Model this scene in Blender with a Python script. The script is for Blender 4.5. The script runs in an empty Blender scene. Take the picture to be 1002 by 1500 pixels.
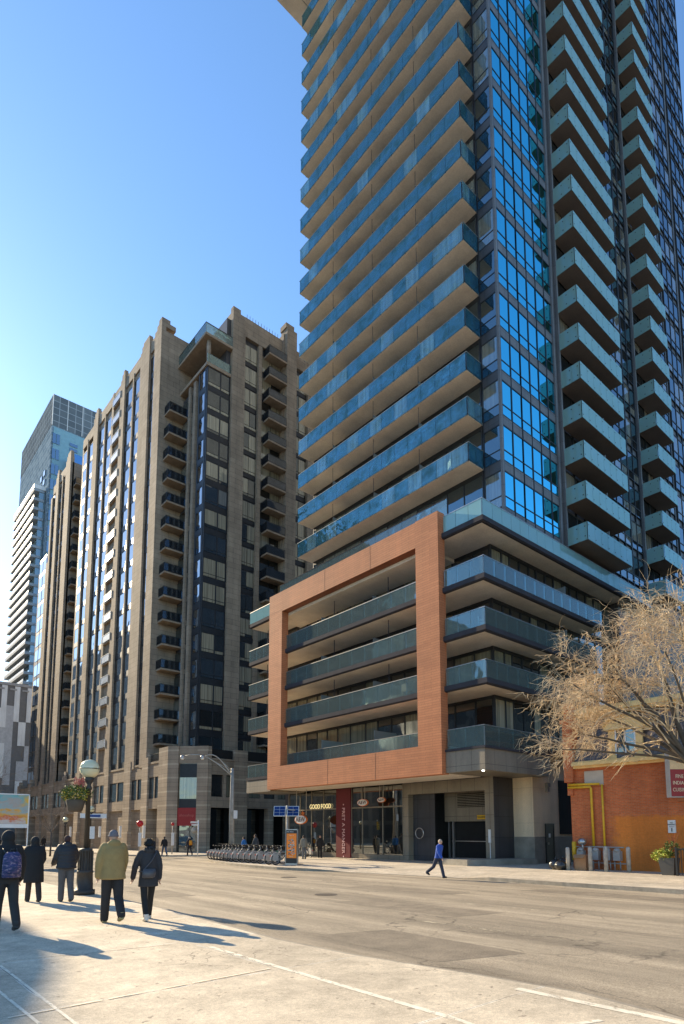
import bpy, math, random
from mathutils import Vector, Matrix
R = math.radians
random.seed(7)
scn = bpy.context.scene

# ------------------------------------------------------------------ camera
EYE = 1.72
HEAD = math.atan2(1039, 894)            # heading of the view, counted from +x (across the street) to +y (up the street)
cam_d = bpy.data.cameras.new("camera")
cam = bpy.data.objects.new("camera", cam_d)
scn.collection.objects.link(cam)
cam_d.sensor_fit = 'HORIZONTAL'
cam_d.sensor_width = 36.0
cam_d.lens = 36.0 * 888 / 1002
cam_d.shift_y = 367 / 1002
cam_d.clip_end = 6000
cam_d.clip_start = 0.1
cam.location = (0, 0, EYE)
cam.rotation_euler = (math.pi / 2 + math.atan(100 / 888), 0, HEAD - math.pi / 2)
scn.camera = cam

# ------------------------------------------------------------------ sky, sun, exposure
SUN_EL, SUN_AZ = R(25), R(98)           # azimuth from +x towards +y
w = bpy.data.worlds.new("World"); scn.world = w; w.use_nodes = True
nt = w.node_tree
sky = nt.nodes.new('ShaderNodeTexSky'); sky.sky_type = 'NISHITA'; sky.sun_disc = False
sky.sun_elevation = SUN_EL; sky.sun_rotation = R(90) - SUN_AZ
sky.air_density = 1.0; sky.dust_density = 0.25; sky.ozone_density = 1.0
bg = nt.nodes['Background']; bg.inputs[1].default_value = 0.15
hsv = nt.nodes.new('ShaderNodeHueSaturation'); hsv.inputs['Saturation'].default_value = 1.08
tint = nt.nodes.new('ShaderNodeVectorMath'); tint.operation = 'MULTIPLY'; tint.inputs[1].default_value = (.84, .97, 1.09)
nt.links.new(sky.outputs[0], tint.inputs[0]); nt.links.new(tint.outputs[0], hsv.inputs['Color']); nt.links.new(hsv.outputs[0], bg.inputs[0])
sl = bpy.data.lights.new("sun", 'SUN'); sl.energy = 5.0; sl.angle = R(0.5); sl.color = (1.0, 0.82, 0.56)
so = bpy.data.objects.new("sun", sl); scn.collection.objects.link(so)
sd = Vector((math.cos(SUN_AZ) * math.cos(SUN_EL), math.sin(SUN_AZ) * math.cos(SUN_EL), math.sin(SUN_EL)))
so.rotation_euler = (-sd).to_track_quat('-Z', 'Y').to_euler(); so.location = (0, 0, 150)
scn.view_settings.view_transform = 'Standard'; scn.view_settings.look = 'None'
scn.view_settings.exposure = 0.95; scn.view_settings.gamma = 1.0
scn.cycles.max_bounces = 8; scn.cycles.diffuse_bounces = 4; scn.cycles.glossy_bounces = 4
scn.cycles.transparent_max_bounces = 12; scn.cycles.caustics_reflective = False; scn.cycles.caustics_refractive = False

# ------------------------------------------------------------------ helpers
FX, FY = math.cos(HEAD), math.sin(HEAD)
SLOPE = 0.008
def gz(x, y):                            # the street falls gently away from the camera
    return -SLOPE * (FX * x + FY * y)

class MB:
    def __init__(s): s.v = []; s.f = []; s.m = []; s.sm = []
    def add(s, vs, fs, m=0, smooth=False):
        o = len(s.v); s.v += [tuple(p) for p in vs]
        for f in fs: s.f.append(tuple(i + o for i in f)); s.m.append(m); s.sm.append(smooth)
        return s
    def box(s, x0, x1, y0, y1, z0, z1, m=0):
        if x0 > x1: x0, x1 = x1, x0
        if y0 > y1: y0, y1 = y1, y0
        if z0 > z1: z0, z1 = z1, z0
        return s.add([(x0,y0,z0),(x1,y0,z0),(x1,y1,z0),(x0,y1,z0),(x0,y0,z1),(x1,y0,z1),(x1,y1,z1),(x0,y1,z1)],
              [(0,3,2,1),(4,5,6,7),(0,1,5,4),(1,2,6,5),(2,3,7,6),(3,0,4,7)], m)
    def hexa(s, b, t, m=0):              # bottom and top polygons (counter-clockwise from above)
        n = len(b)
        return s.add(list(b) + list(t), [tuple(reversed(range(n))), tuple(range(n, 2*n))] + [(i, (i+1) % n, n+(i+1) % n, n+i) for i in range(n)], m)
    def prism(s, poly, z0, z1, m=0):
        return s.hexa([(x, y, z0) for x, y in poly], [(x, y, z1) for x, y in poly], m)
    def gprism(s, poly, d0, d1, m=0):    # follows the fall of the street
        return s.hexa([(x, y, gz(x, y)+d0) for x, y in poly], [(x, y, gz(x, y)+d1) for x, y in poly], m)
    def quad(s, a, b, c, d, m=0): return s.add([a, b, c, d], [(0, 1, 2, 3)], m)
    def tube(s, pts, rad, n=8, m=0, caps=True, flat=1.0):
        pts = [Vector(p) for p in pts]
        if not isinstance(rad, (list, tuple)): rad = [rad] * len(pts)
        vs, fs = [], []; up = None
        for i, p in enumerate(pts):
            d = (pts[min(i+1, len(pts)-1)] - pts[max(i-1, 0)])
            if d.length < 1e-9: d = Vector((0, 0, 1))
            d.normalize()
            if up is None: up = Vector((0, 0, 1)) if abs(d.z) < 0.9 else Vector((0, 1, 0))
            a = d.cross(up)
            if a.length < 1e-6: a = d.orthogonal()
            a.normalize(); b = d.cross(a).normalized(); up = -b if False else b.cross(d) * 0 + up
            for k in range(n):
                t = 2 * math.pi * k / n
                vs.append(p + a * math.cos(t) * rad[i] + b * math.sin(t) * rad[i] * flat)
        for i in range(len(pts)-1):
            for k in range(n):
                fs.append((i*n+k, i*n+(k+1) % n, (i+1)*n+(k+1) % n, (i+1)*n+k))
        if caps: fs += [tuple(reversed(range(n))), tuple(range((len(pts)-1)*n, len(pts)*n))]
        return s.add(vs, fs, m, n > 4)
    def loft(s, rings, n=16, m=0):       # rings of (cx, cy, z, rx, ry)
        vs, fs = [], []
        for cx, cy, z, rx, ry in rings:
            for k in range(n):
                t = 2*math.pi*k/n; vs.append((cx+rx*math.cos(t), cy+ry*math.sin(t), z))
        for i in range(len(rings)-1):
            for k in range(n): fs.append((i*n+k, i*n+(k+1) % n, (i+1)*n+(k+1) % n, (i+1)*n+k))
        fs += [tuple(reversed(range(n))), tuple(range((len(rings)-1)*n, len(rings)*n))]
        return s.add(vs, fs, m, True)
    def ball(s, c, rx, ry=None, rz=None, n=12, m=0):
        ry = ry or rx; rz = rz or rx; k = n // 2
        return s.loft([(c[0], c[1], c[2]-rz*math.cos(math.pi*(i+.08)/(k+.16)), rx*math.sin(math.pi*(i+.08)/(k+.16)), ry*math.sin(math.pi*(i+.08)/(k+.16))) for i in range(k+1)], n, m)
    def ring(s, c, axis, r, tr, n=20, k=6, m=0, a0=0, a1=2*math.pi):
        axis = Vector(axis).normalized(); a = axis.orthogonal().normalized(); b = axis.cross(a)
        full = abs(a1-a0-2*math.pi) < 1e-6
        vs, fs = [], []; cnt = n if full else n+1
        for i in range(cnt):
            t = a0+(a1-a0)*i/n; d = a*math.cos(t)+b*math.sin(t); p = Vector(c)+d*r
            for j in range(k):
                u = 2*math.pi*j/k; vs.append(p+d*tr*math.cos(u)+axis*tr*math.sin(u))
        for i in range(n if full else n):
            i2 = (i+1) % cnt
            for j in range(k): fs.append((i*k+j, i2*k+j, i2*k+(j+1) % k, i*k+(j+1) % k))
        return s.add(vs, fs, m, True)

WORLD = {}
def link(o): scn.collection.objects.link(o); return o
def obj(name, mb, mats, parent=None, loc=(0, 0, 0), rot=None, cast=True, local=False):
    me = bpy.data.meshes.new(name)
    loc = Vector(loc)
    vs = mb.v if local else [(x-loc.x, y-loc.y, z-loc.z) for x, y, z in mb.v]
    me.from_pydata(vs, [], mb.f)
    if not isinstance(mats, (list, tuple)): mats = [mats]
    for m in mats: me.materials.append(m)
    me.polygons.foreach_set('material_index', mb.m)
    me.polygons.foreach_set('use_smooth', mb.sm)
    me.update()
    o = bpy.data.objects.new(name, me); link(o)
    if parent is not None:
        o.parent = parent
        o.location = loc if local else loc - WORLD.get(parent.name, Vector((0, 0, 0)))
    else: o.location = loc
    WORLD[o.name] = loc
    if rot is not None: o.rotation_euler = rot
    return o
def tag(o, label=None, cat=None, group=None, kind=None):
    if label: o['label'] = label
    if cat: o['category'] = cat
    if group: o['group'] = group
    if kind: o['kind'] = kind
    return o
def thing(name, label, cat, loc=(0, 0, 0), group=None, rotz=0):
    o = bpy.data.objects.new(name, None); link(o); o.location = loc; o.rotation_euler = (0, 0, rotz)
    o.empty_display_size = 0.2; WORLD[o.name] = Vector(loc)
    return tag(o, label, cat, group)
def struct(name, mb, mats): return tag(obj(name, mb, mats), kind='structure')
def dup(o, d=(0, 0, 0), parent=None):
    c = o.copy(); link(c); c.parent = parent or o.parent; c.location = o.location + Vector(d)
    for ch in list(o.children): dup(ch, (0, 0, 0), c)
    return c
def dup_thing(o, loc, rotz=None, label=None):
    c = o.copy(); link(c); c.location = loc
    if rotz is not None: c.rotation_euler = (0, 0, rotz)
    if label: c['label'] = label
    for ch in list(o.children): dup(ch, (0, 0, 0), c)
    return c
WEST = Matrix(((0, 0, -1), (-1, 0, 0), (0, 1, 0)))            # lettering that faces the street (-x)
SOUTH = Matrix(((1, 0, 0), (0, 0, -1), (0, 1, 0)))           # lettering that faces the camera's side (-y)
DOWN_W = Matrix(((0, 0, -1), (0, -1, 0), (-1, 0, 0)))        # faces -x, reads downwards
def text(name, body, mat_, parent, loc, size, rot=WEST, ext=0.01, sx=1.0, space=1.0):
    cu = bpy.data.curves.new(name, 'FONT'); cu.body = body; cu.size = size; cu.extrude = ext
    cu.align_x = 'CENTER'; cu.align_y = 'CENTER'; cu.space_character = space; cu.resolution_u = 3
    t = bpy.data.objects.new(name, cu); link(t)
    me = bpy.data.meshes.new_from_object(t); bpy.data.objects.remove(t)
    me.materials.clear(); me.materials.append(mat_)
    for v in me.vertices: v.co = rot @ Vector((v.co.x*sx, v.co.y, v.co.z))
    o = bpy.data.objects.new(name, me); link(o)
    if parent is not None: o.parent = parent; loc = Vector(loc) - WORLD.get(parent.name, Vector((0, 0, 0)))
    o.location = loc
    return o

# ------------------------------------------------------------------ materials
def newmat(name):
    m = bpy.data.materials.new(name); m.use_nodes = True
    nt = m.node_tree; return m, nt, nt.nodes, nt.links, nt.nodes['Principled BSDF']
def coords(nt, mode='pos'):
    if mode == 'obj': return nt.nodes.new('ShaderNodeTexCoord').outputs['Object']
    g = nt.nodes.new('ShaderNodeNewGeometry').outputs['Position']
    if mode == 'pos': return g
    sp = nt.nodes.new('ShaderNodeSeparateXYZ'); nt.links.new(g, sp.inputs[0])
    ad = nt.nodes.new('ShaderNodeMath'); nt.links.new(sp.outputs[0], ad.inputs[0]); nt.links.new(sp.outputs[1], ad.inputs[1])
    cb = nt.nodes.new('ShaderNodeCombineXYZ'); nt.links.new(ad.outputs[0], cb.inputs[0]); nt.links.new(sp.outputs[2], cb.inputs[1])
    return cb.outputs[0]
def noise(nt, vec, scale, detail=5, rough=.6, stretch=None):
    if stretch:
        mp = nt.nodes.new('ShaderNodeMapping'); mp.inputs['Scale'].default_value = stretch
        nt.links.new(vec, mp.inputs[0]); vec = mp.outputs[0]
    n = nt.nodes.new('ShaderNodeTexNoise'); n.inputs['Scale'].default_value = scale; n.inputs['Detail'].default_value = detail
    n.inputs['Roughness'].default_value = rough; nt.links.new(vec, n.inputs['Vector']); return n.outputs['Fac']
def ramp(nt, fac, a, b, lo=0.0, hi=1.0):
    r = nt.nodes.new('ShaderNodeMapRange'); r.inputs[1].default_value = lo; r.inputs[2].default_value = hi
    r.inputs[3].default_value = a; r.inputs[4].default_value = b; nt.links.new(fac, r.inputs[0]); return r.outputs[0]
def mixc(nt, fac, a, b, mode='MIX'):
    m = nt.nodes.new('ShaderNodeMix'); m.data_type = 'RGBA'; m.blend_type = mode
    for s, v in ((m.inputs[0], fac), (m.inputs[6], a), (m.inputs[7], b)):
        if isinstance(v, (int, float)): s.default_value = v
        elif isinstance(v, (tuple, list)): s.default_value = (*v[:3], 1)
        else: nt.links.new(v, s)
    return m.outputs[2]
def mul(nt, col, fac):                   # colour times a grey factor
    m = nt.nodes.new('ShaderNodeVectorMath'); m.operation = 'SCALE'
    if isinstance(col, tuple): m.inputs[0].default_value = col[:3]
    else: nt.links.new(col, m.inputs[0])
    nt.links.new(fac, m.inputs['Scale']); return m.outputs[0]
def bumpn(nt, h, strength, dist=0.02):
    b = nt.nodes.new('ShaderNodeBump'); b.inputs['Strength'].default_value = strength; b.inputs['Distance'].default_value = dist
    nt.links.new(h, b.inputs['Height']); return b.outputs[0]

def plain(name, col, rough=.7, metal=0., var=.18, scale=1.5, stretch=None, bump=.0, bscale=20, mode='pos', fine=.08, spec=.5):
    m, nt, N, L, P = newmat(name)
    v = coords(nt, mode)
    f = ramp(nt, noise(nt, v, scale, stretch=stretch), 1-var, 1+var, .3, .7)
    c = mul(nt, col, f)
    c = mul(nt, c, ramp(nt, noise(nt, v, scale*18, 3), 1-fine, 1+fine, .3, .7))
    L.new(c, P.inputs['Base Color']); P.inputs['Roughness'].default_value = rough; P.inputs['Metallic'].default_value = metal
    P.inputs['Specular IOR Level'].default_value = spec
    if bump: L.new(bumpn(nt, noise(nt, v, bscale), bump), P.inputs['Normal'])
    return m
def masonry(name, c1, c2, mortar, bw, bh, ms=.01, rough=.85, off=.5, stain=.2, bump=.3, bands=None, streak=.15, extra=None, spec=.4):
    m, nt, N, L, P = newmat(name)
    v = coords(nt, 'wall')
    b = N.new('ShaderNodeTexBrick'); L.new(v, b.inputs['Vector'])
    b.inputs['Color1'].default_value = (*c1, 1); b.inputs['Color2'].default_value = (*c2, 1); b.inputs['Mortar'].default_value = (*mortar, 1)
    b.inputs['Scale'].default_value = 1; b.inputs['Brick Width'].default_value = bw; b.inputs['Row Height'].default_value = bh
    b.inputs['Mortar Size'].default_value = ms; b.inputs['Mortar Smooth'].default_value = .3; b.offset = off
    c = b.outputs['Color']
    pos = coords(nt)
    if bands:
        sp = N.new('ShaderNodeSeparateXYZ'); L.new(pos, sp.inputs[0])
        md = N.new('ShaderNodeMath'); md.operation = 'PINGPONG'; md.inputs[1].default_value = bands[0]/2; L.new(sp.outputs[2], md.inputs[0])
        lt = N.new('ShaderNodeMath'); lt.operation = 'LESS_THAN'; lt.inputs[1].default_value = bands[1]/2; L.new(md.outputs[0], lt.inputs[0])
        c = mixc(nt, lt.outputs[0], c, mixc(nt, .75, c, bands[2]))
    if extra: c = extra(nt, c, pos)
    c = mul(nt, c, ramp(nt, noise(nt, pos, .35, 4), 1-stain, 1+stain, .3, .7))
    c = mul(nt, c, ramp(nt, noise(nt, pos, 1.2, 5, stretch=(1, 1, .12)), 1-streak, 1+streak, .3, .7))
    c = mul(nt, c, ramp(nt, noise(nt, pos, 14, 3), .92, 1.08, .3, .7))
    L.new(c, P.inputs['Base Color']); P.inputs['Roughness'].default_value = rough; P.inputs['Specular IOR Level'].default_value = spec
    if bump:
        inv = N.new('ShaderNodeMath'); inv.operation = 'SUBTRACT'; inv.inputs[0].default_value = 1; L.new(b.outputs['Fac'], inv.inputs[1])
        L.new(bumpn(nt, inv.outputs[0], bump, .01), P.inputs['Normal'])
    return m
def glass(name, tint, refl, base, base2=None, p2=.3, rough=.03, transp=0., ttint=(.8, .9, .9), wob=.02, graze=.35, wscale=.5, dirt=.0):
    m, nt, N, L, P = newmat(name); N.remove(P)
    out = N['Material Output']
    g = N.new('ShaderNodeNewGeometry'); oi = N.new('ShaderNodeObjectInfo')
    ad = N.new('ShaderNodeMath'); ad.operation = 'ADD'; L.new(g.outputs['Random Per Island'], ad.inputs[0]); L.new(oi.outputs['Random'], ad.inputs[1])
    fr = N.new('ShaderNodeMath'); fr.operation = 'FRACT'; L.new(ad.outputs[0], fr.inputs[0])
    col = base
    pos = g.outputs['Position']
    if base2:
        lt = N.new('ShaderNodeMath'); lt.operation = 'LESS_THAN'; lt.inputs[1].default_value = p2; L.new(fr.outputs[0], lt.inputs[0])
        fold = ramp(nt, noise(nt, pos, 6, 2, stretch=(1, 1, .02)), .6, 1.15, .35, .65)
        col = mixc(nt, lt.outputs[0], base, mul(nt, tuple(base2), fold))
    df = N.new('ShaderNodeBsdfDiffuse')
    if isinstance(col, tuple): df.inputs[0].default_value = (*col, 1)
    else: L.new(col, df.inputs[0])
    under = df.outputs[0]
    if transp > 0:
        tr = N.new('ShaderNodeBsdfTransparent'); tr.inputs[0].default_value = (*ttint, 1)
        mx = N.new('ShaderNodeMixShader'); mx.inputs[0].default_value = transp
        L.new(under, mx.inputs[1]); L.new(tr.outputs[0], mx.inputs[2]); under = mx.outputs[0]
    gl = N.new('ShaderNodeBsdfGlossy'); gl.inputs['Color'].default_value = (*tint, 1); gl.inputs['Roughness'].default_value = rough
    nb = N.new('ShaderNodeBump'); nb.inputs['Strength'].default_value = wob; nb.inputs['Distance'].default_value = 1.0
    # every pane hangs a little differently: shift the ripple by the pane's own number
    cb = N.new('ShaderNodeVectorMath'); cb.operation = 'ADD'; L.new(pos, cb.inputs[0]); L.new(fr.outputs[0], cb.inputs[1])
    L.new(noise(nt, cb.outputs[0], wscale, 2), nb.inputs['Height']); L.new(nb.outputs[0], gl.inputs['Normal'])
    lw = N.new('ShaderNodeLayerWeight'); lw.inputs['Blend'].default_value = graze
    f = N.new('ShaderNodeMath'); f.operation = 'MULTIPLY_ADD'; L.new(lw.outputs['Fresnel'], f.inputs[0]); f.inputs[1].default_value = 1-refl; f.inputs[2].default_value = refl; f.use_clamp = True
    fac = f.outputs[0]
    if dirt:
        mm = N.new('ShaderNodeMath'); mm.operation = 'MULTIPLY'; L.new(fac, mm.inputs[0])
        L.new(ramp(nt, noise(nt, pos, 1.1, 4), 1-dirt, 1., .35, .6), mm.inputs[1]); fac = mm.outputs[0]
    mx = N.new('ShaderNodeMixShader'); L.new(fac, mx.inputs[0]); L.new(under, mx.inputs[1]); L.new(gl.outputs[0], mx.inputs[2])
    L.new(mx.outputs[0], out.inputs[0]); return m
def lamp_mat(name, col, strength, base=None):
    m, nt, N, L, P = newmat(name); P.inputs['Base Color'].default_value = (*(base or col), 1); P.inputs['Roughness'].default_value = .35
    P.inputs['Emission Color'].default_value = (*col, 1); P.inputs['Emission Strength'].default_value = strength; return m

# ---- ground materials
def asphalt_mat():
    m, nt, N, L, P = newmat('asphalt'); v = coords(nt)
    big = ramp(nt, noise(nt, v, .22, 5, stretch=(1, .45, 1)), .78, 1.22, .3, .7)
    c = mul(nt, (.31, .256, .182), big)
    c = mul(nt, c, ramp(nt, noise(nt, v, 1.1, 6, .7, stretch=(1, .25, 1)), .82, 1.18, .3, .7))
    c = mul(nt, c, ramp(nt, noise(nt, v, 48, 3, .8), .50, 1.48, .3, .7))
    c = mul(nt, c, ramp(nt, noise(nt, v, 2.2, 6, .75, stretch=(1, .12, 1)), .80, 1.2, .35, .65))
    c = mul(nt, c, ramp(nt, noise(nt, v, 11, 4, .8), .86, 1.14, .3, .7))
    # winter salt: pale dust
    c = mixc(nt, ramp(nt, noise(nt, v, .6, 7, .75, stretch=(1, .4, 1)), 0, .55, .5, .72), c, (.42, .35, .25))
    # cracks
    vo = N.new('ShaderNodeTexVoronoi'); vo.feature = 'DISTANCE_TO_EDGE'; vo.inputs['Scale'].default_value = .33
    ad = N.new('ShaderNodeVectorMath'); ad.operation = 'ADD'; L.new(v, ad.inputs[0])
    nz = N.new('ShaderNodeTexNoise'); nz.inputs['Scale'].default_value = 1.3; nz.inputs['Detail'].default_value = 5; L.new(v, nz.inputs['Vector'])
    sc = N.new('ShaderNodeVectorMath'); sc.operation = 'SCALE'; sc.inputs['Scale'].default_value = .9; L.new(nz.outputs['Color'], sc.inputs[0]); L.new(sc.outputs[0], ad.inputs[1])
    L.new(ad.outputs[0], vo.inputs['Vector'])
    cr = ramp(nt, vo.outputs['Distance'], 1, 0, .002, .012)
    pm = N.new('ShaderNodeMath'); pm.operation = 'MULTIPLY'; L.new(cr, pm.inputs[0]); L.new(ramp(nt, noise(nt, v, .35, 3), 0, .6, .46, .58), pm.inputs[1])
    c = mixc(nt, pm.outputs[0], c, (.045, .036, .028))
    c = mul(nt, c, ramp(nt, noise(nt, v, .9, 3, .5, stretch=(1, .05, 1)), .80, 1.12, .4, .6))
    L.new(c, P.inputs['Base Color']); P.inputs['Roughness'].default_value = .9
    L.new(bumpn(nt, noise(nt, v, 45, 4, .8), .8, .012), P.inputs['Normal']); return m
def walk_mat(name, base=(.62, .525, .385), slab=(2.75, 2.72), ox=1.97, oy=3.98, chalk=.9):
    m, nt, N, L, P = newmat(name); v = coords(nt)
    mp = N.new('ShaderNodeMapping'); mp.inputs['Location'].default_value = (-ox, -oy, 0); L.new(v, mp.inputs[0])
    # joints wander a little and carry pale sealant
    dn = N.new('ShaderNodeTexNoise'); dn.inputs['Scale'].default_value = 1.7; dn.inputs['Detail'].default_value = 3; L.new(v, dn.inputs['Vector'])
    ds = N.new('ShaderNodeVectorMath'); ds.operation = 'SCALE'; ds.inputs['Scale'].default_value = .05; L.new(dn.outputs['Color'], ds.inputs[0])
    aa = N.new('ShaderNodeVectorMath'); aa.operation = 'ADD'; L.new(mp.outputs[0], aa.inputs[0]); L.new(ds.outputs[0], aa.inputs[1])
    b = N.new('ShaderNodeTexBrick'); b.offset = 0; b.inputs['Scale'].default_value = 1; L.new(aa.outputs[0], b.inputs['Vector'])
    b.inputs['Brick Width'].default_value = slab[0]; b.inputs['Row Height'].default_value = slab[1]; b.inputs['Mortar Size'].default_value = .022; b.inputs['Mortar Smooth'].default_value = .25
    b.inputs['Color1'].default_value = (base[0]*.92, base[1]*.92, base[2]*.92, 1); b.inputs['Color2'].default_value = (base[0]*1.06, base[1]*1.06, base[2]*1.06, 1); b.inputs['Mortar'].default_value = (.80, .74, .62, 1)
    c = mixc(nt, ramp(nt, noise(nt, v, 2.2, 4), 1-chalk, 1, .4, .6), (base[0]*.9, base[1]*.9, base[2]*.9), b.outputs['Color'])
    # thin dark crack in the middle of the joint
    b2 = N.new('ShaderNodeTexBrick'); b2.offset = 0; b2.inputs['Scale'].default_value = 1; L.new(aa.outputs[0], b2.inputs['Vector'])
    b2.inputs['Brick Width'].default_value = slab[0]; b2.inputs['Row Height'].default_value = slab[1]; b2.inputs['Mortar Size'].default_value = .005; b2.inputs['Mortar Smooth'].default_value = 0
    c = mixc(nt, ramp(nt, b2.outputs['Fac'], 0, .7), c, (.10, .08, .06))
    c = mul(nt, c, ramp(nt, noise(nt, v, .45, 7, .7), .72, 1.22, .32, .68))
    c = mul(nt, c, ramp(nt, noise(nt, v, 3.1, 7, .75), .78, 1.2, .3, .7))
    c = mul(nt, c, ramp(nt, noise(nt, v, 22, 5, .85), .76, 1.22, .3, .7))
    c = mul(nt, c, ramp(nt, noise(nt, v, 85, 2, .8), .74, 1.26, .3, .7))
    c = mixc(nt, ramp(nt, noise(nt, v, 1.5, 7, .8), 0, .5, .60, .72), c, (.88, .77, .58))      # salt bloom
    c = mixc(nt, ramp(nt, noise(nt, v, 8, 2, .5), 0, .6, .69, .72), c, (.13, .10, .075))        # gum and spots
    vo = N.new('ShaderNodeTexVoronoi'); vo.feature = 'DISTANCE_TO_EDGE'; vo.inputs['Scale'].default_value = .45
    wv = N.new('ShaderNodeVectorMath'); wv.operation = 'ADD'; L.new(v, wv.inputs[0]); wn = N.new('ShaderNodeTexNoise'); wn.inputs['Scale'].default_value = 1.6; wn.inputs['Detail'].default_value = 5; L.new(v, wn.inputs['Vector']); L.new(wn.outputs['Color'], wv.inputs[1]); L.new(wv.outputs[0], vo.inputs['Vector'])
    pm = N.new('ShaderNodeMath'); pm.operation = 'MULTIPLY'; L.new(ramp(nt, vo.outputs['Distance'], 1, 0, .001, .005), pm.inputs[0]); L.new(ramp(nt, noise(nt, v, .3, 2), 0, .7, .52, .6), pm.inputs[1])
    c = mixc(nt, pm.outputs[0], c, (.12, .095, .07))
    L.new(c, P.inputs['Base Color']); P.inputs['Roughness'].default_value = .85
    L.new(bumpn(nt, noise(nt, v, 50, 4, .8), .4, .01), P.inputs['Normal']); return m
def paint_mat(name, col, keep=.5):
    m, nt, N, L, P = newmat(name); v = coords(nt); L.new(mul(nt, col, ramp(nt, noise(nt, v, 9, 4), .8, 1.1, .3, .7)), P.inputs['Base Color'])
    P.inputs['Roughness'].default_value = .8
    L.new(ramp(nt, noise(nt, v, 6, 7, .8, stretch=(1, .6, 1)), 0, 1, keep-.06, keep+.06), P.inputs['Alpha']); return m

M = {}
M['asphalt'] = asphalt_mat()
M['walk'] = walk_mat('sidewalk concrete')
M['walk2'] = walk_mat('far sidewalk concrete', base=(.50, .43, .33), slab=(1.6, 1.6), ox=21, oy=0, chalk=.4)
M['kerb'] = plain('kerb concrete', (.30, .26, .20), .9, var=.25, scale=3, bump=.3)
M['paint'] = paint_mat('worn road paint', (.56, .48, .34), .53)
M['chalk'] = paint_mat('pale joint sealant', (.82, .74, .58), .42)
M['patch'] = plain('patched asphalt', (.205, .168, .12), .9, var=.25, scale=2, fine=.3)
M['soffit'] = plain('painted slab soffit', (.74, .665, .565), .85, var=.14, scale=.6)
M['slab_edge'] = plain('slab edge metal', (.05, .048, .055), .85, var=.12, spec=.15)
M['slab_conc'] = plain('concrete slab edge', (.34, .33, .32), .8, var=.15)
M['darkmetal'] = plain('dark window metal', (.028, .031, .036), .45, metal=.3, var=.15)
M['panel'] = masonry('grey wall panel', (.125, .13, .14), (.145, .15, .16), (.05, .05, .055), 1.2, 1.53, .012, .55, 0, .12, .2)
M['panel_dk'] = masonry('dark metal panel', (.058, .058, .064), (.068, .068, .074), (.02, .02, .02), 1.15, 1.3, .012, .42, 0, .15, .2)
M['panel_tan'] = masonry('taupe metal panel', (.22, .19, .145), (.24, .205, .155), (.06, .05, .04), 1.1, 1.35, .012, .5, 0, .12, .2)
M['stone_lt'] = masonry('pale stone panel', (.80, .64, .44), (.82, .66, .45), (.5, .4, .28), 3.2, 2.2, .008, .8, 0, .12, .15)  # base colour lightened in place of sunlight bounced off other buildings
M['stone_gr'] = masonry('grey stone panel', (.30, .275, .24), (.32, .295, .255), (.16, .15, .13), 1.9, 1.3, .01, .8, 0, .14, .2)
M['conc'] = plain('rough concrete', (.28, .255, .21), .9, var=.25, scale=1.2, bump=.3)
M['terra'] = masonry('terracotta tile', (.44, .155, .065), (.50, .185, .078), (.22, .08, .038), 1.15, .155, .008, .75, .5, .12, .3, streak=.08)
M['tan'] = masonry('tan cast stone', (.285, .225, .165), (.335, .265, .195), (.11, .085, .065), 1.6, .62, .014, .85, .5, .22, .35)
M['tan_band'] = masonry('banded tan cast stone', (.30, .235, .172), (.335, .265, .195), (.11, .085, .065), 1.6, .49, .014, .85, .5, .18, .35, bands=(1.47, .17, (.50, .41, .30)))
M['tan_edge'] = plain('tan balcony slab', (.33, .25, .175), .85, var=.2)
M['soffit_shade'] = plain('slab soffit in shade', (.17, .14, .12), .8, var=.12, scale=.6)  # darker copy of the soffit colour; stands for shade under the south balconies
M['bgreen'] = glass('teal balcony glass', (.75, .97, 1.), .07, (.25, .43, .42), transp=.12, ttint=(.55, .75, .78), wob=.02, graze=.26, dirt=.4, rough=.06)
M['bclear'] = glass('clear green balcony glass', (.72, .9, .95), .08, (.26, .34, .32), transp=.72, ttint=(.74, .84, .82), wob=.012, graze=.25)
M['bblue'] = glass('blue balcony glass', (.48, .82, .95), .12, (.045, .13, .165), (.18, .33, .38), .22, transp=.58, ttint=(.55, .72, .74), wob=.05, wscale=1.2, graze=.22, dirt=.75, rough=.03)
M['sky_glass'] = glass('blue reflecting curtain glass', (.16, .80, 1.), .92, (.01, .02, .03), wob=.018, wscale=.4, graze=.2)
M['win_dk'] = glass('dark window glass', (.72, .85, .95), .22, (.012, .016, .018), (.20, .185, .15), .28, wob=.03)
M['win_west'] = glass('tower door glass', (.62, .82, .92), .18, (.012, .018, .022), (.16, .17, .15), .3, wob=.02)
M['win_brown'] = glass('bronze building glass', (.72, .80, .90), .24, (.014, .012, .010), wob=.035, wscale=.35, graze=.5)
M['win_cream'] = glass('window with cream curtains', (.7, .8, .85), .12, (.015, .015, .014), (.36, .31, .21), .62, wob=.03)
M['win_pod'] = glass('lobby window glass', (.8, .88, .9), .14, (.018, .018, .017), (.20, .19, .13), .4, wob=.02)
M['shop'] = glass('shop window glass', (.86, .92, .92), .30, (.012, .013, .013), wob=.006, wscale=.3)
M['dark'] = plain('dark interior', (.010, .010, .010), .9, var=.3)
M['divider'] = glass('frosted divider panel', (.8, .9, .9), .05, (.22, .24, .235), transp=.2, ttint=(.7, .75, .75), rough=.3)
M['white'] = plain('white painted metal', (.72, .72, .70), .5, var=.06)
M['black'] = plain('black painted metal', (.018, .018, .018), .45, var=.1)
M['steel'] = plain('brushed steel', (.42, .42, .42), .35, metal=.8, var=.1)
M['galv'] = plain('galvanised pole', (.38, .35, .30), .6, metal=.2, var=.2, scale=3)
M['red'] = plain('red panel', (.30, .015, .016), .5, var=.05)
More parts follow.
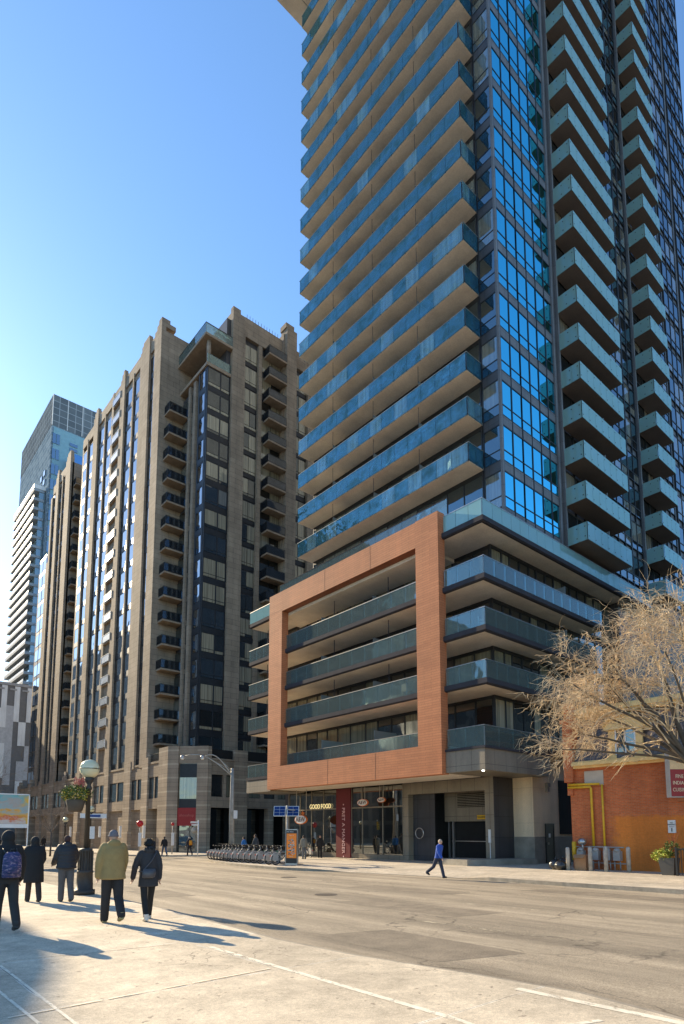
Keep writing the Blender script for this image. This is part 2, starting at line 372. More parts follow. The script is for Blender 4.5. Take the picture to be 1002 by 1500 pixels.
M['crimson'] = plain('crimson panel', (.135, .012, .018), .5, var=.08)
M['yellow'] = plain('yellow paint', (.72, .42, .02), .5, var=.1, scale=4)
M['blue'] = plain('solar blue', (.01, .03, .13), .15, var=.2)

# ------------------------------------------------------------------ ground
g = MB()
S = 3000
g.quad(*[(x, y, gz(x, y)-.14) for x, y in ((-S, -S), (S, -S), (S, S), (-S, S))])
struct('ground', g, M['asphalt'])
# near sidewalk with an irregular kerb line
edge = [(6.45, -40), (6.45, 0), (6.3, 2.4), (6.5, 3.6), (6.33, 5.0), (6.02, 6.9), (5.95, 8.6), (6.1, 10.5), (6.35, 14), (6.45, 20), (6.45, 240)]
nw = MB(); nw.gprism([(-60, -40)] + edge + [(-60, 240)], -.5, 0)
struct('near_sidewalk', nw, M['walk'])
nk = MB()
for (x0, y0), (x1, y1) in zip(edge, edge[1:]): nk.gprism([(x0+.002, y0), (x0+.17, y0), (x1+.17, y1), (x1+.002, y1)], -.5, -.028)
struct('near_kerb', nk, M['kerb'])
# far sidewalk: kerb, a dropped driveway in front of the garage, a bulge for the bike dock
fe = [(-60, 21.1), (8, 21.1), (13, 21.1), (15.5, 21.3), (17.3, 21.6), (24.5, 20.6), (26, 19.7), (28, 19.35), (31, 19.5), (34, 19.95), (37, 20.7), (40, 21.6), (42, 22.9), (43.2, 25.2), (43.8, 31.2)]
def drop(y): return 0 if y < 15.4 else (-.13 if 17 < y < 24 else (-.13*(y-15.4)/1.6 if y <= 17 else (-.13*(1-min(1, (y-24)/1.8)))))
fw_, kb = MB(), MB()
ys = [-60, 0, 8, 12, 15.4, 16.2, 17, 18, 19, 20, 21, 22, 23, 24, 24.6, 25.2, 25.8, 27, 28, 29, 30, 31, 32, 33, 34, 35, 36, 37, 38, 39, 40, 41, 42, 42.6, 43.2, 43.8]
def ex(y):
    for (ya, xa), (yb, xb) in zip(fe, fe[1:]):
        if ya <= y <= yb: return xa+(xb-xa)*(y-ya)/(yb-ya)
    return fe[-1][1]
for ya, yb in zip(ys, ys[1:]):
    for k in range(3):
        def row(y):
            x0 = ex(y); pr = [(x0+.16, -.0+drop(y)), (min(x0+2.4, 31.9), drop(y)*.15), (31.95, 0.0), (60, 0.0)]
            return pr
        a, b = row(ya), row(yb)
        fw_.quad(*[(x, y, gz(x, y)+d) for (x, d), y in ((a[k], ya), (a[k+1], ya), (b[k+1], yb), (b[k], yb))])
    kb.hexa([(x, y, gz(x, y)-.5) for x, y in ((ex(ya), ya), (ex(ya)+.16, ya), (ex(yb)+.16, yb), (ex(yb), yb))],
            [(x, y, gz(x, y)+.004+drop(y)) for x, y in ((ex(ya), ya), (ex(ya)+.16, ya), (ex(yb)+.16, yb), (ex(yb), yb))])
fw_.quad((31.2, 43.8, gz(31.2, 43.8)), (31.2, 43.8, -1.5), (60, 43.8, -1.5), (60, 43.8, gz(60, 43.8)))
struct('far_sidewalk', fw_, M['walk2']); struct('far_kerb', kb, M['kerb'])
bw_ = MB(); be = [(60, 50.5), (26.5, 50.6), (24.0, 51.4), (22.4, 53), (21.9, 56), (21.9, 240), (60, 240)]
bw_.gprism(list(reversed(be)), -.5, 0)
struct('corner_sidewalk', bw_, M['walk2'])
# painted lines, patches and pale sealant lines
mk = MB()
def gline(mb, x0, y0, x1, y1, wd, off, m=0):
    d = Vector((x1-x0, y1-y0)).normalized(); n = Vector((-d.y, d.x))*wd/2
    ps = [(x0+n.x, y0+n.y), (x0-n.x, y0-n.y), (x1-n.x, y1-n.y), (x1+n.x, y1+n.y)]
    mb.quad(*[(x, y, gz(x, y)+off) for x, y in ps], m)
for a in ((9.84, 16.2, 9.86, 13.5), (10.2, 9.3, 10.35, 5.9), (10.4, 1.8, 10.5, -1.4), (9.8, 23.2, 9.8, 20.4), (9.7, 30, 9.7, 27)): gline(mk, *a, .12, -.136)
for a in ((17.05, 11.2, 16.75, 8.6), (17.0, 18.4, 17.0, 15.6), (17, 26, 17, 23)): gline(mk, *a, .11, -.136)
gline(mk, 13.2, 26, 13.5, 14, .1, -.136); gline(mk, 13.52, 13.6, 14.3, 2, .1, -.136)
gline(mk, 12.0, 46, 20.6, 45.2, .35, -.136); gline(mk, 12.4, 48.5, 21, 47.6, .3, -.136)
struct('road_markings', mk, M['paint'])
pt = MB()
for poly in ([(7.2, 9.2), (8.8, 8.8), (8.7, 5.6), (7.1, 6.1)], [(11.2, 13.4), (12.6, 13.2), (12.8, 8.8), (11.3, 9.1)], [(14.8, 17), (16.2, 16.8), (16.3, 12.5), (15, 12.7)], [(8, 20.5), (9.3, 20.2), (9.1, 17.5), (7.9, 17.8)], [(18.3, 12), (19.6, 11.8), (19.8, 5), (18.4, 5.2)]):
    pt.add([(x, y, gz(x, y)-.1375) for x, y in reversed(poly)], [(0, 1, 2, 3)])
struct('road_patches', pt, M['patch'])
ck = MB()
gline(ck, 4.77, 8.7, 4.70, 3.9, .09, .004); gline(ck, 6.13, 4.1, 6.18, 2.3, .12, .004); gline(ck, 4.72, 3.95, 4.5, 2.2, .07, .004)
gline(ck, 2.05, 9.6, 4.4, 9.3, .03, .006); gline(ck, 1.98, 9.3, 1.9, 4.0, .035, .006); gline(ck, 1.66, 7.9, 1.70, 4.0, .035, .006)
gline(ck, 1.5, 6.6, 4.6, 6.78, .03, .008); gline(ck, 3.0, 3.55, 3.6, 3.1, .04, .004); gline(ck, 4.8, 3.2, 5.7, 2.9, .06, .004)
struct('sidewalk_sealant_lines', ck, M['chalk'])
#PART2
# ------------------------------------------------------------------ the glass condominium tower
T = thing('condo_tower', 'tall blue glass condominium tower with teal glass balconies and a terracotta frame at its base', 'building', (30.6, 20.3, 0))
FL = 3.06
Z0 = 24.55                                # underside of the first upper balcony slab
NF = 27
TOP = Z0 + FL*NF
YB, XW = 20.25, 30.56
# body of the upper tower (set behind the windows) and of the podium
m = MB()
m.box(XW+.12, 68.3, YB+.12, 39.3, 19.8, TOP+4)
obj('wall', m, M['panel'], T, (40, 28, 0))
m = MB(); m.box(30.75, 60, 21.5, 45.9, 6.4, 19.75); m.box(32.6, 60, 29.55, 45.9, -1, 6.4)
obj('podium_wall', m, M['panel_dk'], T, (40, 28, 0))
m = MB(); m.box(38, 52, 24, 36, TOP+4, TOP+9); m.box(37.5, 52.5, 23.5, 36.5, TOP+9, TOP+9.3)
obj('mechanical_penthouse', m, M['panel_dk'], T, (40, 28, 0))

def rail(mb, axis, a0, a1, c, z0, h, pw, mi_glass=0, mi_post=1, out=-1, posts=True, th=.02):
    """glass panels along an axis at the constant coordinate c, with thin posts or pins"""
    L_ = abs(a1-a0); n = max(1, round(L_/pw)); s = (a1-a0)/n
    for i in range(n):
        p, q = a0+i*s, a0+(i+1)*s; gp = .012*(1 if s > 0 else -1)
        if axis == 'y': mb.box(c, c+th, p+gp, q-gp, z0, z0+h, mi_glass)
        else: mb.box(p+gp, q-gp, c, c+th, z0, z0+h, mi_glass)
        if posts:
            if axis == 'y': mb.box(c+th+.004, c+th+.05, q-.02, q+.02, z0-.02, z0+h-.06, mi_post)
            else: mb.box(q-.02, q+.02, c+th+.004, c+th+.05, z0-.02, z0+h-.06, mi_post)
        elif True:                        # pin fixings
            for zz in (z0+.22, z0+h-.25):
                if axis == 'x': mb.box(p+.10*1, p+.16, c-.012, c-.002, zz, zz+.06, mi_post)

# west balconies: one long slab per floor, glass rail, dividers
bx = 29.0
slab = MB(); slab.box(bx, XW-.02, 21.63, 39.42, 0, .17)
slab.box(bx-.015, bx-.002, 21.61, 39.44, .03, .15, 1); slab.box(bx-.015, XW-.1, 21.61, 21.628, .03, .15, 1); slab.box(bx-.015, XW-.02, 39.422, 39.44, .03, .15, 2)  # north end edge white: the sun on it is put into the colour
wb = obj("balcony", slab, [M["soffit"], M["slab_edge"], M["white"]], T, (0, 0, 0))
# (slab mesh is built at height 0 and lifted)
def lift(o, z): o.location.z += z
lift(wb, Z0)
gr = MB(); rail(gr, 'y', 39.4, 21.66, bx-.045, .02, 1.22, 1.27); rail(gr, 'x', bx, XW-.08, 21.60, .02, 1.22, .75, posts=True); rail(gr, 'x', bx, XW-.3, 39.43, .02, 1.22, .75)
gr.box(bx-.05, bx-.015, 21.6, 39.45, 1.24, 1.262, 2); gr.box(bx-.05, XW-.06, 21.58, 21.61, 1.24, 1.262, 2); gr.box(bx-.05, XW-.3, 39.43, 39.47, 1.24, 1.27, 1)
g1 = obj('glass_railing', gr, [M['bblue'], M['slab_edge'], plain('rail metal', (.30, .33, .34), .4, metal=.3)], wb, (0, 0, 0))
dv = MB()
for yy in (35.1, 30.4, 25.9): dv.box(bx+.25, XW-.03, yy, yy+.03, .2, 1.95)
g2 = obj('divider', dv, [M['divider']], wb, (0, 0, 0))
rod = MB()
for yy in (35.1, 30.4, 25.9): rod.box(bx+.23, bx+.255, yy, yy+.025, .17, FL-.01)
g3 = obj('divider_post', rod, [M['slab_edge']], wb, (0, 0, 0))
for k in range(1, NF): dup(wb, (0, 0, FL*k))
# the wide slab that sticks out near the top of the north end
m = MB(); m.box(25.2, XW, 39.48, 41.0, 79.63, 79.83); m.box(25.18, XW, 39.48, 41.03, 79.835, 79.9, 1)
obj('canopy_slab', m, [M['soffit'], M['white']], T, (30, 40, 66))  # white lip paints in the sunlit slab edge
# west window wall behind the balconies: one part per floor (panes are its pattern)
ww = MB()
ys_ = [21.7, 23.2, 24.6, 25.8, 27.3, 28.8, 30.3, 31.7, 33.2, 35.0, 36.4, 37.9, 39.2]
for a, b in zip(ys_, ys_[1:]): ww.box(XW-.03, XW+.05, a+.05, b-.05, .25, 2.75, 0)
for a in ys_: ww.box(XW-.06, XW+.08, a-.045, a+.045, .17, FL, 1)
ww.box(XW-.05, XW+.08, 21.7, 39.2, 2.76, FL, 1); ww.box(XW-.05, XW+.08, 21.7, 39.2, .171, .24, 1)
wwo = obj('window_wall', ww, [M['win_west'], M['darkmetal']], T, (0, 0, 0)); lift(wwo, Z0-FL)
for k in range(1, NF+1): dup(wwo, (0, 0, FL*k))
# corner windows on the west side (narrow bay beside the balconies)
PT, PM, PB = 2.60, .98, .30               # pane top, transom, bottom above the floor line
def bay(mb, axis, a0, a1, c, panes, out, fr=.06, gi=0, fi=1, pi_=2, dk=None):
    """window unit between floors: upper panes, lower panes, spandrel; c is the wall plane, out the outward sign"""
    n = len(panes)-1
    d0, d1 = (c-.02, c+.1) if out < 0 else (c-.1, c+.02)
    def bx_(p, q, z0, z1, e, mi):
        lo, hi = (c-e, c+.1) if out < 0 else (c-.1, c+e)
        if axis == 'x': mb.box(p, q, lo, hi, z0, z1, mi)
        else: mb.box(lo, hi, p, q, z0, z1, mi)
    for i in range(n):
        p, q = panes[i], panes[i+1]
        bx_(p+fr/2, q-fr/2, PB, PM-fr/2, .0, gi); bx_(p+fr/2, q-fr/2, PM+fr/2, PT, .0, gi)
    for p in panes: bx_(p-fr/2, p+fr/2, 0, FL, .05, fi)
    for i in range(n):
        p, q = panes[i], panes[i+1]
        bx_(p+fr/2, q-fr/2, PM-fr/2, PM+fr/2, .025, fi); bx_(p+fr/2, q-fr/2, PT, PT+.08, .03, fi); bx_(p+fr/2, q-fr/2, PB-.05, PB, .03, fi)
        bx_(p+fr/2, q-fr/2, PT+.08, FL, .012, pi_); bx_(p+fr/2, q-fr/2, 0, PB-.05, .012, pi_)
ZF = 21.62 - PB + .0                      # floor line of the lowest curtain wall row
NR = 27
cw = MB(); bay(cw, 'y', YB+.06, 21.6, XW, [YB+.08, 21.58], -1)
o = obj('corner_window', cw, [M['win_west'], M['darkmetal'], M['panel_dk']], T, (0, 0, 0)); lift(o, ZF)
for k in range(1, NR): dup(o, (0, 0, FL*k))
m = MB(); m.box(XW-.07, XW+.09, YB-.07, YB+.09, 19.6, TOP+4); obj('corner_mullion', m, M['panel'], T, (XW, YB, 19))
# south curtain wall: three two-pane windows per floor next to the corner
xs = [30.68, 31.78, 32.93, 34.05, 35.15, 36.25, 37.2]
for j in range(3):
    cw = MB(); bay(cw, 'x', 0, 0, YB, xs[2*j:2*j+3], -1)
    o = obj('window', cw, [M['sky_glass'], M['darkmetal'], M['panel']], T, (xs[2*j], YB, 0)); lift(o, ZF)
    for k in range(1, NR): dup(o, (0, 0, FL*k))
# windows of the rest of the south side, too many to count one by one
m = MB()
mids = [([45.0, 46.2, 47.4, 48.5], 45.0), ([48.6, 49.6, 50.6], 48.6), ([54.9, 56.0, 57.1, 58.2], 0), ([58.9, 60.1, 61.3, 62.5], 0), ([63.4, 64.6, 65.8, 67.0, 68.1], 0), ([38.3, 39.6, 40.9, 42.2, 43.5, 44.6], 0), ([51.2, 52.5, 53.8, 54.6], 0)]
for k in range(NR):
    base = ZF+FL*k
    for pn, _ in mids:
        n = len(pn)
        for i in range(n-1):
            p, q = pn[i], pn[i+1]
            m.box(p+.04, q-.04, YB+.02, YB+.1, base+PB, base+PM-.04, 0); m.box(p+.04, q-.04, YB+.02, YB+.1, base+PM+.04, base+PT, 0)
        for p in pn: m.box(p-.035, p+.035, YB-.03, YB+.1, base, base+FL, 1)
        m.box(pn[0], pn[-1], YB-.02, YB+.1, base+PT, base+PT+.07, 1); m.box(pn[0], pn[-1], YB-.02, YB+.1, base+PM-.035, base+PM+.035, 1); m.box(pn[0], pn[-1], YB-.02, YB+.1, base+PB-.06, base+PB, 1)
tag(obj('window', m, [M['win_dk'], M['darkmetal']], T, (50, YB, 40)), kind='stuff')
m = MB()
for xx in (50.95, 38.02, 37.25): m.box(xx-.09, xx+.09, YB-.12, YB+.1, 19.8, TOP+4)
obj('pilaster', m, M['panel'], T, (38, YB, 17))
# parapet
m = MB(); m.box(XW-.1, 68.45, YB-.1, YB+.3, TOP+4, TOP+5.3); m.box(XW-.1, XW+.3, YB+.3, 39.4, TOP+4, TOP+5.3)
obj('parapet', m, M['panel'], T, (38, YB, TOP))
# south balconies, two stacks
def south_balcony(x0, x1, yf, name_z, ndiv):
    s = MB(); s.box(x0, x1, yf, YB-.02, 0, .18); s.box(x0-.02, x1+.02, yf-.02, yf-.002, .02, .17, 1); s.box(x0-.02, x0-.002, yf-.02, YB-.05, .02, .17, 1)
    b = obj('balcony', s, [M['soffit_shade'], M['slab_edge']], T, (0, 0, 0)); lift(b, name_z)
    r = MB(); h = 1.27
    rail(r, 'x', x0-.04, x1+.04, yf-.05, 0, h, .98, posts=False); rail(r, 'y', yf, YB-.06, x0-.05, 0, h, 1.5, posts=False); rail(r, 'y', yf, YB-.06, x1+.03, 0, h, 1.5, posts=False)
    for zz in (.25, .95): r.box(x0-.062, x0-.052, yf+.7, yf+.77, zz, zz+.07, 1); r.box(x0-.062, x0-.052, yf+.12, yf+.19, zz, zz+.07, 1)
    obj('glass_railing', r, [M['bgreen'], M['slab_edge']], b, (0, 0, 0))
    if ndiv:
        d = MB(); d.box((x0+x1)/2+.6, (x0+x1)/2+.63, yf+.3, YB-.1, .19, 2.0); obj('divider', d, M['divider'], b, (0, 0, 0))
    return b
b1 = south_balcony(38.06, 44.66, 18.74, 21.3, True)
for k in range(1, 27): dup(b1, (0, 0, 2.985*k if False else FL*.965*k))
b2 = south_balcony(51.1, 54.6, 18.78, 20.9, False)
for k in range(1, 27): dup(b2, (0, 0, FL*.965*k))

# ---- podium slabs: z of the undersides
PX, PY = 27.54, 19.68
PZ = [9.87, 12.91, 15.94, 19.40]
def podium_slab(z, xe, top=False):
    th = .34
    s = MB()
    # L shaped slab: west arm (beside the street) and south arm
    poly = [(PX+.25, PY+.25), (xe, PY+.25), (xe, YB+1.2), (31.0, YB+1.2), (31.0, 44.45), (PX+.25, 44.45)]
    s.prism(poly, z, z+th-.02, 0)
    ed = [(PX, PY), (xe+.1, PY), (xe+.1, PY+.24), (PX+.24, PY+.24), (PX+.24, 22.72)]
    s.prism([(PX, PY), (xe, PY), (xe, PY+.245), (PX+.245, PY+.245), (PX+.245, 44.6), (PX, 44.6)], z+.05, z+th, 1)
    s.prism([(PX+.06, PY+.06), (xe-.05, PY+.06), (xe-.05, PY+.24), (PX+.24, PY+.24), (PX+.24, 44.5), (PX+.06, 44.5)], z+.0, z+.048, 1)
    s.box(PX+.0, 31.0, 44.455, 44.6, z+.05, z+th, 1)
    b = obj('podium_balcony', s, [M['soffit'], M['slab_edge']], T, (PX, PY, z))
    z1 = z+th-.02; h = 1.05; gm_ = [M['bgreen'] if top else M['bclear'], M['steel']]
    r = MB(); rail(r, 'x', PX+.1, xe, PY+.06, z1, h, .96 if top else 1.05); r.box(PX+.03, xe, PY+.04, PY+.09, z1+h, z1+h+.035, 1); rail(r, 'y', 22.6, PY+.1, PX+.05, z1, h, .98); r.box(PX+.03, PX+.08, PY+.091, 22.6, z1+h, z1+h+.035, 1)
    obj('glass_railing', r, gm_, b, (PX, PY, z))
    r = MB(); rail(r, 'y', 44.5, 41.25, PX+.05, z1, h, .98); r.box(PX+.03, PX+.08, 41.25, 44.5, z1+h, z1+h+.035, 1); rail(r, 'x', PX+.1, 30.4, 44.5, z1, h, 1.2)
    obj('glass_railing', r, gm_, b, (PX, PY, z))
    if not top:
        r = MB(); rail(r, 'y', 39.05, 24.6, PX+.14, z1+.0, h+.1, 1.3); r.box(PX+.12, PX+.17, 24.6, 39.05, z1+h+.1, z1+h+.135, 1)
        obj('glass_railing', r, [M['bclear'], M['steel']], b, (PX, PY, z))
        d = MB()
        for yy in (35.1, 29.4): d.box(PX+.6, 30.6, yy, yy+.03, z1, z1+1.75)
        obj('divider', d, M['divider'], b, (PX, PY, z))
        d = MB()
        for yy in (33.7, 28.0): d.box(PX+.7, PX+.74, yy, yy+.04, z1, z1+2.65)
        for yy in (42.6,): d.box(PX+.7, PX+.74, yy, yy+.04, z1, z1+2.65)
        obj('post', d, M['slab_edge'], b, (PX, PY, z))
    return b
podium_slab(PZ[3], 50.5, True); podium_slab(PZ[2], 41.6); podium_slab(PZ[1], 40.6); podium_slab(PZ[0], 40.2)
# low roof deck over the frame
m = MB(); m.prism([(27.85, 22.7), (31.2, 22.7), (31.2, 44.4), (27.85, 44.4)], 20.0, 20.3); obj('roof_deck', m, M['slab_conc'], T, (28, 23, 20))
r = MB(); rail(r, 'y', 41.0, 22.9, 28.35, 20.3, 2.1, 1.3); r.box(28.33, 28.38, 22.9, 41, 22.4, 22.44, 1)
obj('roof_terrace_railing', r, [M['bclear'], M['slab_edge']], T, (28, 23, 20))
# podium windows, per floor: west run and south run
floors = [6.72]+[z+.34 for z in PZ[:3]]
for i, z in enumerate(floors):
    top = (PZ[i])
    ww = MB()
    yy = [21.25, 22.6, 24.2, 25.7, 27.0, 28.6, 29.9, 31.3, 32.6, 34.3, 35.8, 37.1, 38.4, 39.8, 41.2, 42.7, 44.2]
    for a, b in zip(yy, yy[1:]):
        ww.box(30.38, 30.46, a+.05, b-.05, z+.12, top-.22, 0)
    for a in yy: ww.box(30.34, 30.5, a-.045, a+.045, z, top, 1)
    ww.box(30.345, 30.5, 21.25, 44.2, top-.21, top-.003, 1); ww.box(30.345, 30.5, 21.25, 44.2, z+.003, z+.11, 1)
    obj('window_wall', ww, [M['win_pod'], M['darkmetal']], T, (30, 21, z))
    ww = MB(); xx = [30.36, 31.5, 32.35, 33.5, 34.6, 35.5, 36.6, 37.7, 38.8, 39.9, 41.0, 42.2, 43.4, 44.8, 46]
    for a, b in zip(xx, xx[1:]): ww.box(a+.05, b-.05, 21.22, 21.3, z+.12, top-.22, 0)
    for a in xx: ww.box(a-.045, a+.045, 21.16, 21.34, z, top, 1)
    ww.box(30.4, 46, 21.165, 21.34, top-.21, top-.003, 1); ww.box(30.4, 46, 21.165, 21.34, z+.003, z+.11, 1)
    obj('window_wall', ww, [M['win_cream' if i == 0 else 'win_pod'], M['darkmetal']], T, (30, 21, z))
# small beige dividers on the south podium balconies
for i, z in enumerate([PZ[1]+.34, PZ[2]+.34]):
    d = MB(); d.box(37.2, 37.23, PY+.4, 21.1, z, z+1.9); obj('divider', d, M['divider'], T, (37, 20, z))
# terracotta frame
FXx, FX1 = 27.2, 27.53
m = MB()
m.box(FXx, FX1+.3, 39.05, 40.85, 5.0, 21.05); m.box(FXx, FX1+.3, 22.72, 24.55, 5.0, 21.1)
m.box(FXx+.002, FX1+.3, 24.552, 39.048, 19.38, 21.05); m.box(FXx+.002, FX1+.3, 24.552, 39.048, 5.0, 6.78)
obj('terracotta_frame', m, M['terra'], T, (FXx, 30, 5))
m = MB(); m.box(FX1+.31, 30.5, 24.0, 40.8, 19.16, 19.38)
obj('frame_soffit', m, M['soffit'], T, (FXx, 30, 5)); m = MB()
m.box(FX1+.31, 30.9, 22.75, 44.4, 5.03, 5.15); m.box(FX1+.31, 30.9, 22.8, 44.4, 5.2, 6.7)
obj('frame_soffit', m, M['soffit'], T, (FXx, 30, 5))
r = MB(); rail(r, 'y', 39.03, 24.58, 27.86, 6.72, 1.02, 1.3); r.box(27.84, 27.89, 24.58, 39.03, 7.74, 7.775, 1)
obj('glass_railing', r, [M['bclear'], M['steel']], T, (28, 30, 6.7))
for yy in (35.1, 29.4):
    d = MB(); d.box(28.2, 30.33, yy, yy+.03, 6.72, 8.5); obj('divider', d, M['divider'], T, (28, yy, 6.7))
# pale joints of the frame
m = MB()
for yy in (28.3, 33.2): m.box(FXx-.006, FXx+.01, yy, yy+.03, 5.01, 6.77); m.box(FXx-.006, FXx+.01, yy+.4, yy+.43, 19.4, 21.04)
for zz in (6.8, 19.5): m.box(FXx-.006, FXx+.01, 39.1, 40.8, zz, zz+.02)
obj('frame_joint', m, plain('frame joint', (.42, .19, .10), .7), T, (FXx, 30, 5))
# grey box below the lowest south balcony, with a lit downlight
m = MB(); m.box(PX, 34.3, PY+.28, 22.7, 5.06, 6.28); m.box(PX-.06, 34.4, PY+.2, 22.71, 6.28, 6.42, 1)
obj('soffit_box', m, [M['panel_tan'], M['slab_edge']], T, (PX, PY, 5))
r = MB(); rail(r, 'x', PX+.1, 40.2, PY+.3, 6.44, 1.12, 1.4); rail(r, 'y', 22.6, PY+.34, PX+.05, 6.44, 1.12, 1.4); r.box(PX+.03, 40.2, PY+.28, PY+.33, 7.56, 7.6, 1); r.box(PX+.03, PX+.08, PY+.331, 22.6, 7.56, 7.6, 1)
obj('glass_railing', r, [M['bclear'], M['steel']], T, (PX, PY, 6))
m = MB(); m.box(34.42, 46, PY+.35, 21.16, 6.42, 6.7); obj('balcony_floor', m, M['slab_edge'], T, (PX, PY, 6))
m = MB(); m.ball((27.75, 20.25, 5.05), .07, n=10); obj('downlight', m, lamp_mat('downlight', (1, .93, .8), 6), T, (27.75, 20.25, 5))
r = MB(); rail(r, 'y', 44.45, 41.0, PX+.05, 6.2, 1.0, 1.1); r.box(PX+.03, PX+.08, 41.0, 44.5, 7.2, 7.24, 1); rail(r, 'x', PX+.1, 30.4, 44.5, 6.2, 1.0, 1.2)
obj('glass_railing', r, [M['bclear'], M['steel']], T, (PX, 41, 6))
m = MB(); m.box(PX, 31.0, 40.9, 44.5, 4.9, 5.9); m.box(PX-.04, 31.0, 40.9, 44.55, 5.95, 6.18, 1); obj('soffit_box', m, [M['panel_tan'], M['slab_edge']], T, (PX, 42, 5))
# ---- ground floor: garage and loading bay
GX = 31.4
m = MB(); m.box(GX, GX+.5, 22.2, 22.85, -1, 5.06); m.box(GX, GX+.5, 29.35, 29.85, -1, 5.2); m.box(GX+.002, GX+.5, 22.85, 29.35, 4.25, 5.05)
obj('portal_panel', m, M['panel_tan'], T, (GX, 25, 0))
m = MB(); m.box(GX+.5, 36, 29.3, 29.5, -1, 4.4); m.box(GX+.6, 31.95, 27.4, 29.3, -1, 4.4); obj('dark_bay_wall', m, M['panel_dk'], T, (GX, 29, 0))
m = MB(); m.ring((31.88, 28.6, 1.35), (1, 0, 0), .34, .03, 24, 6, 1); m.loft([(0, 0, 0, .3, .3), (0, 0, .02, .3, .3)], 20, 0)
m = MB(); m.ring((31.98-.02-.42, 28.45, 1.55), (1, 0, 0), .36, .035, 28, 6)
obj('round_window', m, M['steel'], T, (31.6, 28.4, 1.5))
m = MB(); m.box(33.0, 33.2, 22.9, 27.4, 2.35, 4.6); obj('garage_header', m, M['panel_tan'], T, (33, 25, 2))
m = MB(); m.box(33.3, 33.4, 22.9, 27.4, -1, 2.35); obj('garage_door', m, M['dark'], T, (33, 25, 0))
m = MB(); m.box(33.22, 33.28, 22.9, 27.0, 1.0, 1.05); m.box(33.1, 33.25, 26.7, 26.85, -1, 2.35); m.box(33.1, 33.25, 27.1, 27.2, -1, 2.35); obj('door_rail', m, M['steel'], T, (33, 25, 0))
m = MB(); m.box(32.9, 32.99, 23.0, 26.2, 3.3, 4.2, 0)
for k in range(8): m.box(32.82, 32.9, 23.0, 26.2, 3.34+k*.11, 3.385+k*.11, 1)
obj('louvre', m, [M['dark'], M['panel_tan']], T, (33, 25, 3))
m = MB(); m.box(32.9, 32.98, 23.1, 24.6, 2.47, 2.75); o = obj('clearance_bar', m, M['yellow'], T, (33, 24, 2.6))
text('clearance_lettering', 'CLEARANCE  1.98 M', M['black'], T, (32.885, 23.85, 2.61), .17, ext=.004)
m = MB(); m.box(GX+.5, 33.5, 22.2, 22.5, -1, 5.05); m.box(GX-.001+.0, GX+.499, 22.18, 22.199, -1, 5.05)
obj('dark_pier', m, M['panel_dk'], T, (GX, 22, 0))
m = MB(); m.box(GX-.06, GX-.005, 22.45, 22.62, 1.0, 1.8); m.box(GX-.04, GX-.005, 22.5, 22.54, -.3, 1.0); obj('intercom_box', m, M['white'], T, (GX, 22.5, 1))
m = MB(); m.box(33.5, 46, 20.78, 21.4, 1.35, 6.42); m.box(33.5, 33.9, 21.4, 22.9, 1.35, 5.3)
obj('stone_wall', m, M['stone_lt'], T, (34, 21, 0))
m = MB(); m.box(33.47, 33.9, 20.75, 22.9, -1, 1.35); m.box(33.9, 46, 20.75, 21.4, -1, 1.35); obj('wall_base', m, M['conc'], T, (34, 21, 0))
m = MB(); m.box(34.75, 35.6, 20.69, 20.749, -.3, 2.1); m.box(34.68, 34.75, 20.67, 20.749, -.3, 2.17); m.box(35.6, 35.67, 20.67, 20.749, -.3, 2.17); m.box(34.75, 35.6, 20.67, 20.749, 2.1, 2.17)
dr = obj('service_door', m, M['black'], T, (35, 20.7, 0)); m = MB(); m.box(34.85, 34.93, 20.62, 20.69, .85, 1.0); obj('handle', m, M['steel'], dr, (35, 20.7, 0)); m = MB(); m.box(35.0, 35.2, 20.675, 20.689, 1.3, 1.55); obj('notice', m, M['white'], dr, (35, 20.7, 0))
m = MB(); m.box(36.5, 39, 20.72, 20.779, 1.5, 5.0); obj('dark_opening', m, M['dark'], T, (37, 20.7, 1))
m = MB(); m.box(34.9, 35.2, 20.55, 20.77, 4.5, 4.75); m.box(34.95, 35.15, 20.6, 20.77, 4.2, 4.5); obj('wall_vent', m, M['conc'], T, (35, 20.6, 4.3))
m = MB(); m.box(46, 60, 20.5, 24, -1.5, 19.7); obj('rear_wall', m, M['panel_dk'], T, (50, 21, 0))
m = MB(); m.gprism([(28.4, 22.0), (33.3, 20.5), (33.45, 22.1), (31.3, 22.2), (30.9, 24.6), (28.9, 24.9)], -.3, .34)
obj('loading_platform', m, M['conc'], T, (30, 22, 0))
# ---- shop front
m = MB(); 
yv = [29.85, 31.9, 34.1, 35.35, 37.05, 38.8, 40.4, 42.0, 43.6]
for a, b in zip(yv, yv[1:]):
    if abs(a-35.35) < .01: continue
    m2 = MB(); m2.box(31.42, 31.5, a+.03, b-.03, 0, 3.42, 0); m2.box(31.42, 31.5, a+.03, b-.03, 3.52, 5.03, 0)
    obj('shop_window', m2, M['shop'], T, (31.4, a, 0))
for a in yv: m.box(31.37, 31.5, a-.03, a+.03, -.35, 5.03)
m.box(31.375, 31.5, 29.88, 43.6, 3.42, 3.52); m.box(31.375, 31.5, 29.88, 43.6, -.5, 0)
obj('shop_front_frame', m, M['panel_tan'], T, (31.4, 35, 0))
m = MB(); m.box(31.5, 32.5, 43.6, 43.9, -1, 5.1); m.box(32.3, 45, 43.9, 44.3, -1, 6.3); m.box(31.37, 32.3, 43.55, 43.7, -1, 5.03); obj('shop_end_wall', m, M['stone_gr'], T, (32, 43.7, 0))
m = MB(); m.box(31.25, 31.5, 35.36, 37.04, -.35, 5.03); pc = obj('shop_sign_column', m, M['crimson'], T, (31.3, 36, 0))
